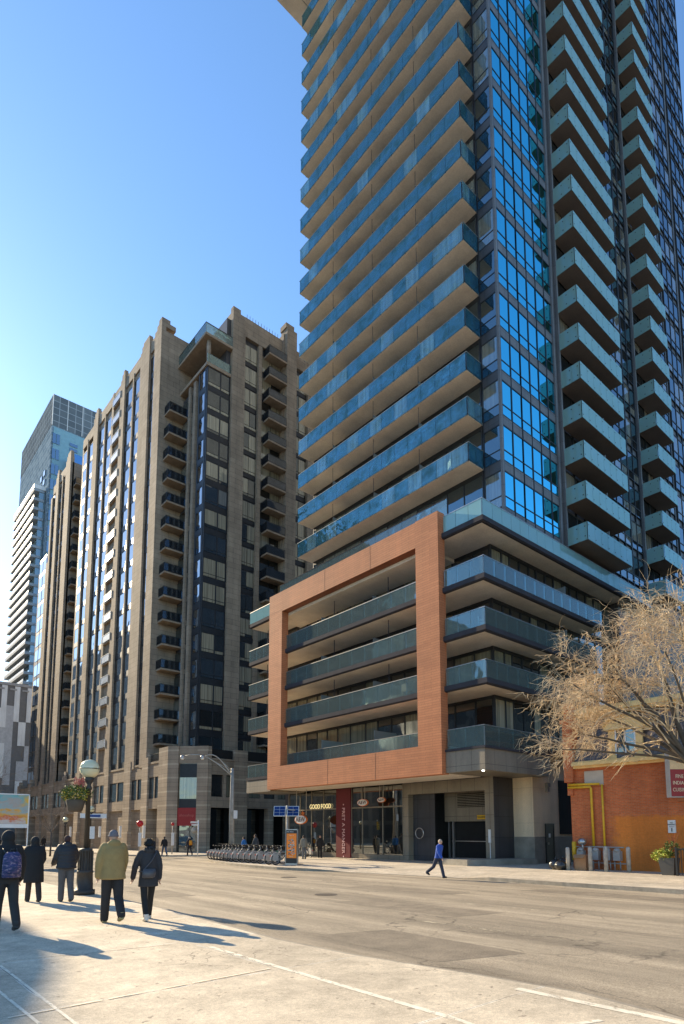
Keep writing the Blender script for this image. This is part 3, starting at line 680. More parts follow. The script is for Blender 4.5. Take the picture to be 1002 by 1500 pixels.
text('lettering', '\u2022 PRET A MANGER \u2022', plain('pink lettering', (.80, .52, .50), .5), pc, (31.235, 36.15, 1.75), .47, rot=DOWN_W, ext=.006, space=1.02)
# ------------------------------------------------------------------ the tan stone apartment block
B = thing('apartment_block', 'tall tan stone apartment block with bronze windows and small dark balconies, across the side street', 'building', (28, 61, -.5))
ST, ZB, NS = 2.93, 10.4, 19               # storey height, top of the base, storeys
TB = ZB + ST*NS - .2                      # about 66
BL = (28, 61, -.5)
m = MB()
m.box(28.35, 50, 67.05, 91.6, -1, 63.9)                       # west wing
m.box(28.6, 50, 91.6, 97.4, -1, 64.0)
m.box(31.2, 50, 97.4, 103, -1, 62)                            # recess
m.box(28.35, 50, 103, 114, -1, 64.0)                          # far wing
m.box(29.5, 50, 114, 126, -1, 52)
obj('wall', m, M['tan'], B, BL)
m = MB(); m.box(33.4, 50, 60.3, 67.05, 9, 64); m.box(31.2, 33.4, 60.35, 67.05, 9, 55.6); obj('corner_wing_wall', m, M['panel_dk'], B, BL)
# piers on the west side, each a part
def pier(y0, y1, z1, x0=28.0, cap=True, z0=9.0):
    m = MB(); m.box(x0, x0+.6, y0, y1, z0, z1)
    if cap: m.box(x0+.06, x0+.6, y0+.25, y1-.25, z1, z1+.8); m.box(x0+.12, x0+.6, y0+.5, y1-.5, z1+.8, z1+1.3)
    return obj('pier', m, M['tan'], B, BL)
m = MB(); m.box(28.0, 28.6, 67.0, 69.0, 9, 64.6); m.box(28.6, 31.7, 67.0, 67.4, 9, 64.0); m.box(28.05, 29.9, 67.06, 68.5, 64.6, 65.2); m.box(28.1, 29.2, 67.2, 68.1, 65.2, 65.8)
m.box(31.7, 33.6, 67.0, 67.4, 56, 63.2)
obj('corner_pier', m, M['tan'], B, BL)
pier(70.6, 73.5, 64.6); pier(78.95, 80.5, 64.9); pier(83.35, 84.1, 65.0, 28.12, False); pier(89.7, 91.6, 65.2); pier(97.0, 97.6, 64.2, 28.3, False)
pier(103.0, 105.6, 65.0, 28.0); pier(109.6, 111.2, 64.6, 28.0, True); pier(113.3, 114.2, 62, 28.05, False); pier(119, 120.2, 52, 29.2, False)
for y0, y1, zt in ((69.0, 70.6, 64.5), (73.5, 78.95, 64.7), (80.5, 83.35, 64.8), (84.1, 89.7, 64.9), (91.6, 97.0, 64.6), (105.6, 109.6, 64.6), (111.2, 113.3, 64)):
    m = MB(); m.box(28.16, 28.6, y0, y1, zt-1.6, zt); obj('parapet', m, M['tan'], B, BL)
m = MB()
for y in (76.1, 86.8, 94.6, 107.6): m.box(28.1, 28.5, y-.16, y+.16, 9.2, 63.5)
obj('mullion_pier', m, M['tan'], B, BL)
# windows: frame, tall pane, low opening pane, dark spandrel below
winmesh = {}
def west_window(y0, y1, x, z, stuff=None):
    k = (round(y1-y0, 2),)
    if k not in winmesh or stuff is not None:
        mb = stuff if stuff is not None else MB()
        a, b, zz, xx = (0, y1-y0, 0, 0) if stuff is None else (y0, y1, z, x)
        mb.box(xx+.06, xx+.16, a, b, zz, zz+.62, 1)                       # spandrel
        mb.box(xx+.10, xx+.16, a+.12, b-.12, zz+.70, zz+ST-.12, 0)        # pane
        mb.box(xx+.07, xx+.16, a, a+.10, zz+.62, zz+ST, 1); mb.box(xx+.07, xx+.16, b-.10, b, zz+.62, zz+ST, 1)
        mb.box(xx+.075, xx+.16, a+.1, b-.1, zz+ST-.11, zz+ST-.002, 1); mb.box(xx+.075, xx+.16, a+.1, b-.1, zz+.62, zz+.695, 1)
        if b-a > 1.3: mb.box(xx+.085, xx+.14, a+.121, a+.60, zz+1.22, zz+1.28, 1); mb.box(xx+.085, xx+.14, a+.56, a+.62, zz+.70, zz+1.219, 1)
        if stuff is not None: return
        o = obj('window', mb, [M['win_brown'], M['darkmetal']], None, (0, 0, 0)); winmesh[k] = o.data
        o.parent = B; o.location = Vector((x, y0, z))-Vector(BL); return o
    o = bpy.data.objects.new('window', winmesh[k]); link(o); o.parent = B; o.location = Vector((x, y0, z))-Vector(BL); return o
far = MB(); cnt = 0
cols = [(69.0, 70.6), (73.5, 75.94), (76.26, 78.95), (84.1, 86.64), (86.96, 89.7), (91.6, 94.44), (94.76, 97.0), (105.6, 107.44), (107.76, 109.6), (111.2, 113.3)]
order = sorted([(abs(y0-70)*.7+abs(k*ST-25)*.3, y0, y1, k) for y0, y1 in cols for k in range(NS)])
for i, (_, y0, y1, k) in enumerate(order):
    if k == NS-1: continue
    if i < 99: west_window(y0, y1, 28.2, 9.5+ST*k)
    else: west_window(y0, y1, 28.2, 9.5+ST*k, far)
for k in range(15):
    for y0, y1 in ((114.6, 116.4), (117.0, 118.8), (120.6, 122.6), (123, 125)): far.box(29.40, 29.49, y0, y1, 10.5+ST*k, 12.6+ST*k, 0); far.box(29.41, 29.49, y0, y1, 12.65+ST*k, 13.3+ST*k, 1)
tag(obj('window', far, [M['win_brown'], M['darkmetal']], B, BL), kind='stuff')
# west balcony column with pale railings
m = MB(); m.box(28.02, 29.0, 80.5, 83.35, 0, .16); wbb = obj('recessed_balcony', m, [M['tan_edge']], B, BL)
wbb.location = -Vector(BL)+Vector((0, 0, 0)); wbb.data.transform(Matrix.Translation(Vector(BL))); wbb.location.z += 9.6+ST
m = MB(); m.box(27.93, 27.96, 80.55, 83.3, .2, 1.15, 0); m.box(27.9, 27.98, 80.5, 83.35, 1.15, 1.2, 1); m.box(27.9, 27.98, 80.5, 80.56, .16, 1.15, 1); m.box(27.9, 27.98, 83.29, 83.35, .16, 1.15, 1)
WORLD[wbb.name] = Vector((0, 0, 0)); o = obj('glass_railing', m, [M['bclear'] if False else glass('pale balcony screen', (.8, .85, .9), .15, (.34, .33, .32), rough=.3), M['white']], wbb, (0, 0, 0))
for k in range(1, NS-1): dup(wbb, (0, 0, ST*k))
# dark balconies: a solid slab with a barred dark railing; built once, copied
def make_balcony(wd, dp):
    s = MB(); s.box(0, wd, 0, dp, 0, .2, 0)
    b = obj('balcony', s, [M['tan_edge']], None, (0, 0, 0))
    r = MB(); h = 1.1
    for x0, x1, y0, y1 in ((0, wd, 0, .03), (0, .03, .031, dp), (wd-.03, wd, .031, dp)):
        r.box(x0, x1, y0, y1, h+.12, h+.17); r.box(x0, x1, y0, y1, .24, .29)
    n = int(wd/.13)
    for i in range(n+1): r.box(i*wd/n-.012, i*wd/n+.012, .004, .026, .29, h+.12)
    n2 = int(dp/.13)
    for i in range(1, n2+1):
        for xx in (.004, wd-.026): r.box(xx, xx+.022, i*dp/n2-.012, i*dp/n2+.012, .29, h+.12)
    r.box(.035, wd-.035, .036, .05, .3, 1.2, 1); r.box(.036, .05, .051, dp, .3, 1.2, 1)
    obj('railing', r, [M['black'], glass('smoked railing glass', (.8, .9, 1), .12, (.02, .022, .024), transp=.45, ttint=(.4, .42, .45))], b, (0, 0, 0))
    return b
def put(b, x, y, z, first=False):
    c = b if first else dup(b, (0, 0, 0), B)
    c.parent = B; c.location = Vector((x, y, z))-Vector(BL); return c
pb = make_balcony(2.5, 1.45)
for k in range(15): put(pb, 28.75, 65.55, 11.5+ST*k, k == 0)
pb2 = make_balcony(2.7, 1.5)
for k in range(18): put(pb2, 38.7, 58.9, 11.5+ST*k, k == 0)
pb3 = make_balcony(2.3, 1.4)
for k in range(17): put(pb3, 28.6, 101.55, 12.6+ST*k, k == 0)
# recess between the wings: dark glazing behind the balconies
m = MB()
for k in range(18):
    z = 11.5+ST*k
    m.box(31.05, 31.2, 97.7, 99.3, z+.3, z+2.5, 0); m.box(31.05, 31.2, 99.8, 101.6, z+.3, z+2.5, 0)
    if k < 15: m.box(31.68, 33.3, 66.8, 66.95, z+.2, z+2.6, 0)
tag(obj('recess_window', m, [M['win_dk']], B, BL), kind='stuff')
m = MB()
for k in range(15):
    z = 11.5+ST*k
    m.box(31.1, 31.18, 64.1, 66.9, z+.2, z+2.5, 0)
tag(obj('balcony_door', m, [M['win_dk']], B, BL), kind='stuff')
# corner wing: glass bay, piers
m = MB(); m.box(30.85, 31.2, 63.0, 63.6, 9, 56); m.box(30.85, 31.2, 64.4, 64.9, 9, 56); obj('slim_pier', m, M['tan'], B, BL)
def bay_unit(k):
    z = 9.3+ST*k
    m = MB(); gl = 0
    # south panes
    m.box(31.0, 32.55, 60.13, 60.2, z+1.05, z+ST-.15, 0); m.box(32.7, 33.75, 60.13, 60.2, z+1.05, z+ST-.15, 0)
    m.box(31.0, 32.55, 60.13, 60.2, z+.68, z+.98, 0); m.box(32.7, 33.75, 60.13, 60.2, z+.68, z+.98, 0)
    m.box(30.88, 33.85, 60.1, 60.3, z, z+.62, 1); m.box(30.88, 31.0, 60.08, 60.3, z+.62, z+ST, 1); m.box(32.55, 32.7, 60.09, 60.3, z+.62, z+ST, 1); m.box(33.75, 33.9, 60.09, 60.3, z+.62, z+ST, 1)
    m.box(31.0, 33.75, 60.11, 60.3, z+ST-.14, z+ST-.002, 1); m.box(31.0, 33.75, 60.11, 60.3, z+.985, z+1.045, 1)
    o = obj('window', m, [M['win_cream' if k > 12 or k % 5 in (1, 2, 4) else 'win_dk'], M['darkmetal']], B, BL)
    return o
for k in range(16): bay_unit(k)
m0 = MB(); m0.box(30.88, 30.95, 60.75, 61.9, .7, 2.7, 0); m0.box(30.84, 31.2, 60.31, 62.2, 0, .62, 1); m0.box(30.84, 31.2, 60.31, 60.62, .62, ST, 1); m0.box(30.84, 31.2, 61.95, 62.2, .62, ST, 1); m0.box(30.86, 31.2, 60.62, 61.95, 2.75, ST-.002, 1)
for k in range(16):
    q = MB(); q.v = [(x, y, z+9.3+ST*k) for x, y, z in m0.v]; q.f = m0.f; q.m = m0.m; q.sm = m0.sm
    obj('side_window', q, [M['win_brown'], M['darkmetal']], B, BL)
m = MB(); m.box(30.7, 34.2, 60.0, 67.0, 56.2, 56.6); m.box(30.3, 33.9, 59.7, 66.95, 59.7, 60.0)
obj('bay_roof_slab', m, M['tan_edge'], B, BL)
m = MB(); m.tube([(31.1, 60.4, 56.7), (31.1, 60.4, 59.6)], .25, 12); obj('column', m, M['tan'], B, BL)
m = MB(); m.box(30.32, 30.36, 59.72, 66.8, 60.0, 61.2, 0); m.box(30.361, 33.9, 59.72, 59.76, 60.0, 61.2, 0); m.box(30.3, 30.38, 59.7, 66.8, 61.2, 61.26, 1); m.box(30.381, 33.9, 59.7, 59.78, 61.2, 61.26, 1); m.box(30.8, 34, 60.1, 60.16, 56.7, 57.8, 0)
obj('terrace_railing', m, [M['bclear'], M['black']], B, BL)
m = MB(); m.box(33.95, 35.7, 59.75, 60.4, 9, 65.0); m.box(33.95, 34.3, 60.4, 66.9, 57, 65.0); m.box(33.95, 35.0, 59.8, 60.4, 65.0, 65.6)
obj('south_pier', m, M['tan'], B, BL)
m = MB(); m.box(37.75, 38.25, 59.85, 60.3, 9, 62.5); obj('south_slim_pier', m, M['tan'], B, BL)
m = MB(); m.box(41.45, 43.0, 59.0, 60.4, 9, 66.6); m.box(41.3, 42.6, 59.1, 60.4, 66.6, 67.3); m.box(45.5, 50, 59.8, 60.4, 9, 65); m.box(41.3, 41.449, 59.6, 62.9, 9, 66); obj('south_pier', m, M['tan'], B, BL)
m = MB(); m.box(35.7, 41.3, 59.9, 60.3, 62.6, 65.2); m.box(43, 45.5, 59.9, 60.3, 62.6, 65.0); obj('south_parapet', m, M['tan'], B, BL)
sp = MB()
for i in range(12): sp.box(36.0+i*.42, 36.04+i*.42, 60.0, 60.04, 65.2, 65.8)
obj('roof_spikes', sp, M['black'], B, BL)
m = MB()
for k in range(18):
    z = 9.3+ST*k
    for x0, x1 in ((35.75, 36.65), (36.72, 37.7), (43.1, 44.2), (44.3, 45.4)):
        m.box(x0, x1, 60.2, 60.28, z+.95, z+ST-.2, 0); m.box(x0, x1, 60.2, 60.28, z+.6, z+.88, 0)
    m.box(35.7, 37.75, 60.22, 60.299, z, z+.55, 1); m.box(43, 45.5, 60.22, 60.299, z, z+.55, 1)
    m.box(38.3, 39.8, 60.2, 60.28, z+.4, z+ST-.4, 0); m.box(39.9, 41.2, 60.2, 60.28, z+.4, z+ST-.4, 0)
tag(obj('south_window', m, [M['win_cream'], M['darkmetal']], B, BL), kind='stuff')
# ---- base: two storeys, banded piers
PZ0 = -1.2
m = MB(); m.box(28.5, 50, 61.6, 126, 4.2, 9.0); m.box(31.6, 50, 58.5, 61.6, 4.2, 9.0); m.box(30.2, 50, 61.6, 126, -1.5, 4.2); m.box(33, 50, 60.2, 61.6, -1.5, 4.2)
obj('base_wall', m, M['dark'], B, BL)
pbays = [(61.0, 63.4, 'c'), (66.3, 68.0, 'p'), (71.4, 73.4, 'p'), (78.7, 80.2, 'p'), (84.4, 85.7, 'p'), (90.2, 92, 'p'), (97, 98.5, 'p'), (103.2, 105.2, 'p'), (110, 111.6, 'p'), (117, 118.5, 'p'), (124.5, 126, 'p')]
for y0, y1, t in pbays:
    m = MB(); zt = 10.75 if t == 'c' else 10.0
    m.box(27.95, 29.4, y0, y1, PZ0, zt)
    if t == 'p': m.box(28.1, 28.6, y0+.35, y1-.35, 10.0, 10.7)
    obj('base_pier', m, M['tan_band'], B, BL)
ms, mw, msp = MB(), MB(), MB()
for (a, b, _), (c, d, _) in zip(pbays, pbays[1:]):
    y0, y1 = b, c; mid = (y0+y1)/2
    ms.box(28.12, 28.6, y0, y1, 7.7, 9.2); ms.box(28.12, 28.6, y0, y1, 4.15, 5.3); ms.box(28.04, 28.65, y0, y1, 9.2, 9.42, 0)
    ms.box(28.14, 28.6, mid-.16, mid+.16, 5.3, 7.7)
    for p, q in ((y0, mid-.16), (mid+.16, y1)):
        if q-p > .5:
            w1 = MB(); w1.box(28.24, 28.30, p+.1, q-.1, 5.42, 7.58, 0); w1.box(28.19, 28.4, p, p+.1, 5.3, 7.7, 1); w1.box(28.19, 28.4, q-.1, q, 5.3, 7.7, 1); w1.box(28.2, 28.4, p+.1, q-.1, 7.58, 7.7, 1); w1.box(28.2, 28.4, p+.1, q-.1, 5.3, 5.42, 1)
            obj('base_window', w1, [M['win_dk'], M['darkmetal']], B, BL)
    msp.box(30.0, 30.15, y0+.1, y1-.1, -1, 4.1, 0)
    for q in range(int((y1-y0)/1.1)+1): msp.box(29.95, 30.0, y0+.1+q*1.1, y0+.18+q*1.1, -1, 4.1, 1)
    msp.box(29.95, 30.0, y0+.1, y1-.1, 2.4, 2.5, 1)
    rl = MB(); rl.box(28.2, 28.25, y0, y1, 10.3, 10.35)
    for q in range(int((y1-y0)/.18)): rl.box(28.21, 28.24, y0+q*.18, y0+q*.18+.025, 9.42, 10.3)
    if y0 < 67: obj('terrace_railing', rl, M['black'], B, BL)
obj('spandrel', ms, M['tan'], B, BL); obj('shop_glazing', msp, [M['win_dk'], M['darkmetal']], B, BL)
# chamfered corner
def cpt(t, o=0): return (28.0+3*t+o*.707, 61.0-3*t+o*.707)
def chbox(t0, t1, o0, o1, z0, z1, mat, nm, lab=None):
    m = MB(); m.prism([cpt(t0, o0), cpt(t1, o0), cpt(t1, o1), cpt(t0, o1)], z0, z1); o = obj(nm, m, mat, B, BL); return o
chbox(-.02, .26, -.05, 1.2, PZ0, 10.75, M['tan_band'], 'base_pier'); chbox(.74, 1.02, -.05, 1.2, PZ0, 10.75, M['tan_band'], 'base_pier')
chbox(.26, .74, .1, 1.0, 8.9, 10.75, M['tan'], 'corner_lintel')
chbox(.27, .73, .25, .5, 4.2, 8.9, M['win_cream'], 'corner_window'); chbox(.28, .72, .2, .24, 7.4, 8.85, M['darkmetal'], 'corner_window_panel'); chbox(.28, .72, .2, .24, 4.15, 5.1, M['darkmetal'], 'corner_window_panel')
chbox(.26, .74, .05, .2, 2.25, 4.15, M['red'], 'red_sign_panel'); chbox(.28, .72, .4, .6, PZ0, 2.25, M['win_dk'], 'corner_shop_door')
a45 = Matrix(((math.sqrt(.5), 0, -math.sqrt(.5)), (-math.sqrt(.5), 0, -math.sqrt(.5)), (0, 1, 0)))
cx, cy = cpt(.5, .03); text('sign_lettering', 'shoeshop', plain('pale red lettering', (.50, .12, .10), .5), B, (cx, cy, 3.35), .42, rot=a45, ext=.01)
# south side of the base
m = MB(); m.box(31.0, 31.5, 58.0, 59, PZ0, 10.75); m.box(34.3, 36.0, 58.0, 59, PZ0, 10.6); m.box(38.9, 39.6, 58.1, 59, PZ0, 4.3); m.box(41.5, 46, 58.1, 59, PZ0, 9.0)
obj('base_pier', m, M['tan_band'], B, BL)
m = MB()
for x0, x1 in ((31.5, 34.3), (36.0, 41.5)):
    m.box(x0, x1, 58.12, 58.6, 7.75, 9.3); m.box(x0, x1, 58.12, 58.6, 4.2, 5.35); m.box(x0, x1, 58.05, 58.65, 9.3, 9.5)
for x0, x1 in ((31.5, 31.62), (33.05, 33.4), (34.1, 34.3), (36, 36.3), (37.9, 38.3), (39.9, 40.2)): m.box(x0, x1, 58.14, 58.6, 5.35, 7.75)
for i in range(16): m.box(31.6+i*.17, 31.65+i*.17, 58.08, 58.12, 8.1, 9.1)
obj('south_spandrel', m, M['tan'], B, BL)
for x0, x1 in ((31.62, 33.05), (33.4, 34.1), (36.3, 37.9), (38.3, 39.9), (40.2, 41.5)):
    m = MB(); m.box(x0+.08, x1-.08, 58.4, 58.46, 5.43, 7.67, 0); m.box(x0, x1, 58.45, 58.5, 5.35, 7.75, 1); obj('base_window', m, [M['win_pod'], M['darkmetal']], B, BL)
m = MB(); m.box(31.6, 34.2, 59.9, 60.0, -1.2, 4.1); m.box(36.1, 38.8, 59.9, 60, -1.2, 4.1); obj('shop_glazing', m, [glass('teal shop glass', (.8, .9, .9), .1, (.02, .06, .06), (.01, .01, .01), .5)], B, BL)
m = MB(); m.box(36.0, 41.4, 58.3, 58.5, 9.5, 10.6); m.box(31.5, 34.2, 58.3, 58.4, 9.5, 10.5); obj('terrace_screen', m, M['dark'], B, BL)
# small lantern banners on the base piers
for y, x in ((66.0, 27.6), (73, 27.6), (80, 27.6), (92, 27.6)):
    m = MB(); m.box(x-.1, x+.15, y-.12, y+.12, .9, 2.3); o = obj('wall_lantern', m, M['white'], B, BL)

# ------------------------------------------------------------------ far glass tower with a balcony wing
D = thing('far_glass_tower', 'pale blue glass tower with a gridded crown, far behind the tan block', 'building', (45.7, 190, 0))
dk = masonry('blue glass grid', (.15, .21, .26), (.25, .32, .37), (.36, .42, .46), 1.9, 1.55, .12, 1.0, 0, .1, 0, streak=0, spec=.0)
dk2 = masonry('crown grid', (.13, .155, .175), (.18, .21, .23), (.36, .40, .43), 2.4, 2.2, .11, 1.0, 0, .1, 0, streak=0, spec=0)
m = MB(); m.box(45.7, 75, 190, 228.4, -2, 126); obj('wall', m, dk, D, (45.7, 190, 0))
m = MB(); m.box(45.65, 75, 189.95, 228.45, 126, 136.2); obj('crown', m, dk2, D, (45.7, 190, 0))
m = MB()
for i in range(7): m.box(45.6+i*4.4, 45.8+i*4.4, 189.8, 190, 126, 136.2)
obj('crown_fin', m, M['white'], D, (45.7, 190, 0))
m = MB(); m.box(46.2, 60, 189.7, 189.94, 60, 125.5); obj('teal_wall', m, plain('pale teal glass wall', (.24, .42, .48), .2, var=.1), D, (45.7, 190, 0))
m = MB()
for k in range(12):
    for j in range(2): m.box(46.0+j*1.1, 46.9+j*1.1, 189.5, 189.69, 120-k*5.0, 123.3-k*5.0)
m.box(51, 53.3, 189.5, 189.69, 121.2, 122.2); m.box(51, 53.3, 189.5, 189.69, 119.6, 120.6)
for i, y in enumerate((194, 197.5, 205, 208.5, 219.5)):
    for k in range(36):
        z = 112-k*3-(y-190)*.15
        if y > 215 and z > 100: continue
        m.box(45.4, 45.68, y, y+1.7, z, z+1.7)
tag(obj('window', m, [glass('far window', (.8, .9, 1), .3, (.02, .025, .035))], D, (45.7, 190, 0)), kind='stuff')
m = MB(); m.box(50.5, 58, 184.5, 189.45, 95, 116); obj('dark_bay', m, glass('far dark bay', (.35, .6, .9), .5, (.03, .06, .09)), D, (45.7, 190, 0))
s = MB(); s.box(42.4, 45.3, 192.4, 218, 0, .8); s.box(42.4, 42.5, 192.4, 218, .8, 1.5, 1)
o = obj('balcony', s, [plain('wing slab', (.30, .34, .37), .8), M['white']], D, (45.7, 190, 0)); lift(o, 104.5)  # even grey-blue slab with a white lip
for k in range(1, 32): dup(o, (0, 0, -3.0*k))
m = MB(); m.box(43.9, 45.6, 192.6, 217.8, -2, 105); obj('wing_wall', m, glass('wing glass', (.7, .8, .85), .15, (.17, .23, .25)), D, (45.7, 190, 0))
m = MB(); m.box(42.3, 45.6, 192.3, 218.1, 105.3, 106.5); obj('wing_roof', m, M['white'], D, (45.7, 190, 0))

# ------------------------------------------------------------------ low building with a patchwork of grey and white panels
E_ = thing('panelled_building', 'low building clad in a patchwork of white and charcoal panels, behind the bare tree', 'building', (33, 150, 0))
m = MB(); m.box(20, 41, 150.2, 170, -2, 34.3); obj('wall', m, plain('charcoal panel', (.12, .125, .13), .45, var=.12), E_, (33, 150, 0))
m = MB(); rr = random.Random(17); x = 20.5; mg = MB()
while x < 40.5:
    wdt = rr.choice((.8, 1.1, 1.5, 2.0)); z = 34.2
    while z > 4:
        hh = rr.uniform(3, 9)
        t = rr.random()
        if t < .42: m.box(x, x+wdt, 150.05, 150.19, max(z-hh, 3), z, 0)
        elif t < .58: mg.box(x, x+wdt, 150.08, 150.19, max(z-hh, 3), z, 0)
        z -= hh
    x += wdt*rr.choice((1, 1, 1.25))
obj('white_panel', m, plain('white cladding', (.66, .67, .66), .4, var=.15, stretch=(1, 1, .2)), E_, (33, 150, 0))
obj('grey_panel', mg, plain('grey cladding', (.42, .43, .44), .4, var=.15), E_, (33, 150, 0))
m = MB(); m.box(19.9, 41.1, 150.0, 150.3, 34.3, 34.9)
for q in range(8): m.box(20.6+q*2.5, 22.0+q*2.5, 149.98, 150.04, 33.2, 33.6)
obj('parapet', m, M['slab_conc'], E_, (33, 150, 0))
# ------------------------------------------------------------------ old brick building with a slate mansard
Fb = thing('brick_building', 'old red brick building with a slate mansard, cream cornice and painted lower wall', 'building', (30.6, 14, -.25))
FL_ = (30.6, 14, -.25)
def painted(nt, c, pos):                  # ochre paint over the lower part of the wall, flaking at its left end
    N, L = nt.nodes, nt.links
    sp = N.new('ShaderNodeSeparateXYZ'); L.new(pos, sp.inputs[0])
    n = noise(nt, pos, 3.5, 6, .75)
    a = N.new('ShaderNodeMath'); a.operation = 'MULTIPLY_ADD'; L.new(n, a.inputs[0]); a.inputs[1].default_value = 1.6; L.new(sp.outputs[1], a.inputs[2])   # y + noise
    f1 = ramp(nt, a.outputs[0], 1, 0, 15.0, 15.5)
    b = N.new('ShaderNodeMath'); b.operation = 'MULTIPLY_ADD'; L.new(n, b.inputs[0]); b.inputs[1].default_value = .5; L.new(sp.outputs[2], b.inputs[2])
    f2 = ramp(nt, b.outputs[0], 1, 0, 2.62, 2.75)
    m = N.new('ShaderNodeMath'); m.operation = 'MULTIPLY'; L.new(f1, m.inputs[0]); L.new(f2, m.inputs[1])
    ml = N.new('ShaderNodeMath'); ml.operation = 'MULTIPLY'; L.new(m.outputs[0], ml.inputs[0]); ml.inputs[1].default_value = .74
    return mixc(nt, ml.outputs[0], c, (.74, .23, .03))
brick = masonry('red brick', (.52, .115, .035), (.66, .175, .055), (.46, .24, .13), .215, .075, .009, .9, .5, .15, .9, streak=.2, extra=painted)
m = MB(); m.box(30.6, 44, 2, 16.7, -1, 5.0); obj('wall', m, brick, Fb, FL_)
m = MB(); m.box(30.38, 44, 16.4, 16.92, 4.3, 7.5); m.box(30.3, 31, 16.3, 17.0, 7.5, 7.7); m.box(30.46, 31, 16.44, 16.86, 7.7, 8.6); m.box(30.48, 30.62, 16.5, 16.8, 3.6, 4.3); obj('parapet_pier', m, brick, Fb, FL_)
cream = plain('cream painted cornice', (.80, .54, .22), .7, var=.15, scale=3)
m = MB(); m.box(30.38, 30.62, 2, 16.38, 5.0, 5.12); m.box(30.22, 30.7, 2, 16.38, 5.12, 5.28); m.box(30.3, 30.7, 2, 16.38, 5.281, 5.36)
obj('cornice', m, cream, Fb, FL_)
m = MB(); m.box(30.9, 31.6, 2, 16.38, 7.85, 8.0); m.box(30.8, 31.6, 2, 16.38, 8.0, 8.2); m.box(30.95, 44, 2, 16.38, 8.2, 8.3)
obj('roof_cornice', m, cream, Fb, FL_)
def slates():
    mt, nt, N, L, P = newmat('patterned slate'); pos = coords(nt)
    v = coords(nt, 'wall')
    b = N.new('ShaderNodeTexBrick'); L.new(v, b.inputs['Vector']); b.inputs['Scale'].default_value = 1; b.inputs['Brick Width'].default_value = .2; b.inputs['Row Height'].default_value = .16; b.inputs['Mortar Size'].default_value = .008
    b.inputs['Color1'].default_value = (.085, .07, .065, 1); b.inputs['Color2'].default_value = (.125, .105, .095, 1); b.inputs['Mortar'].default_value = (.02, .02, .02, 1)
    # rows of lighter diamonds
    sp = N.new('ShaderNodeSeparateXYZ'); L.new(v, sp.inputs[0])
    def pp(i, per, sh):
        a = N.new('ShaderNodeMath'); a.inputs[1].default_value = sh; L.new(sp.outputs[i], a.inputs[0]); q = N.new('ShaderNodeMath'); q.operation = 'PINGPONG'; q.inputs[1].default_value = per/2; L.new(a.outputs[0], q.inputs[0])
        d = N.new('ShaderNodeMath'); d.operation = 'DIVIDE'; d.inputs[1].default_value = per/2; L.new(q.outputs[0], d.inputs[0]); return d.outputs[0]
    ad = N.new('ShaderNodeMath'); L.new(pp(0, .62, 0), ad.inputs[0]); L.new(pp(1, .95, .1), ad.inputs[1])
    lt = N.new('ShaderNodeMath'); lt.operation = 'LESS_THAN'; lt.inputs[1].default_value = .72; L.new(ad.outputs[0], lt.inputs[0])
    up = ramp(nt, sp.outputs[1], 0, 1, 6.35, 6.4)
    ml = N.new('ShaderNodeMath'); ml.operation = 'MULTIPLY'; L.new(lt.outputs[0], ml.inputs[0]); L.new(up, ml.inputs[1])
    c = mixc(nt, ml.outputs[0], b.outputs['Color'], (.26, .19, .155))
    L.new(mul(nt, c, ramp(nt, noise(nt, pos, 2.5, 5), .7, 1.3, .3, .7)), P.inputs['Base Color']); P.inputs['Roughness'].default_value = .6; return mt
m = MB(); m.add([(30.55, 2, 5.36), (30.55, 16.38, 5.36), (31.35, 16.38, 7.86), (31.35, 2, 7.86), (34, 2, 5.36), (34, 16.38, 5.36), (34, 16.38, 7.86), (34, 2, 7.86)], [(0, 1, 2, 3)[::-1], (4, 5, 6, 7), (0, 3, 7, 4), (1, 5, 6, 2), (3, 2, 6, 7)])
obj('mansard_roof', m, slates(), Fb, FL_)
# dormer with a curved pediment
m = MB(); m.box(30.72, 32, 12.95, 14.35, 5.37, 7.05); dm = obj('dormer', m, cream, Fb, FL_)
for ya in (12.8, 14.18):
    m = MB(); m.box(30.60, 30.72, ya, ya+.32, 5.55, 6.85); m.box(30.55, 30.72, ya-.08, ya+.4, 5.37, 5.55); obj('pilaster', m, cream, dm, FL_)
m = MB(); m.box(30.5, 31.3, 12.62, 14.68, 6.86, 7.02)
n = 14; pts = []
arc = [(13.65+1.03*math.cos(math.pi*i/n), 7.02+.58*math.sin(math.pi*i/n)) for i in range(n+1)]
m.add([(30.52, y, z) for y, z in arc]+[(31.5, y, z) for y, z in arc], [tuple(range(n+1)), tuple(reversed(range(n+1, 2*n+2)))]+[(i+1, i, n+1+i, n+2+i) for i in range(n)])
arc2 = [(30.47, y, z) for y, z in arc]; m.tube(arc2, .06, 6)
obj('pediment', m, cream, dm, FL_)
m = MB(); m.box(30.66, 30.719, 13.2, 14.1, 5.55, 6.8, 0); m.box(30.63, 30.66, 13.62, 13.68, 5.55, 6.8, 1); m.box(30.63, 30.66, 13.2, 14.1, 6.15, 6.2, 1)
m.box(30.62, 30.665, 13.13, 13.2, 5.5, 6.85, 1); m.box(30.62, 30.665, 14.1, 14.17, 5.5, 6.85, 1)
obj('window', m, [M['win_pod'], M['white']], dm, FL_)
m = MB(); m.box(30.5, 30.72, 12.6, 14.7, 5.361, 5.369); 
m = MB(); m.box(30.56, 30.595, 14.84, 15.86, 4.08, 4.84); obj('stone_plaque', m, plain('pale plaque', (.50, .43, .34), .8, var=.12), Fb, FL_)
m = MB(); m.box(30.5, 30.595, 9.3, 11.2, 3.3, 4.95); m.box(30.45, 30.6, 9.2, 11.3, 3.1, 3.3, 1); obj('window', m, [M['win_dk'], M['terra']], Fb, FL_)
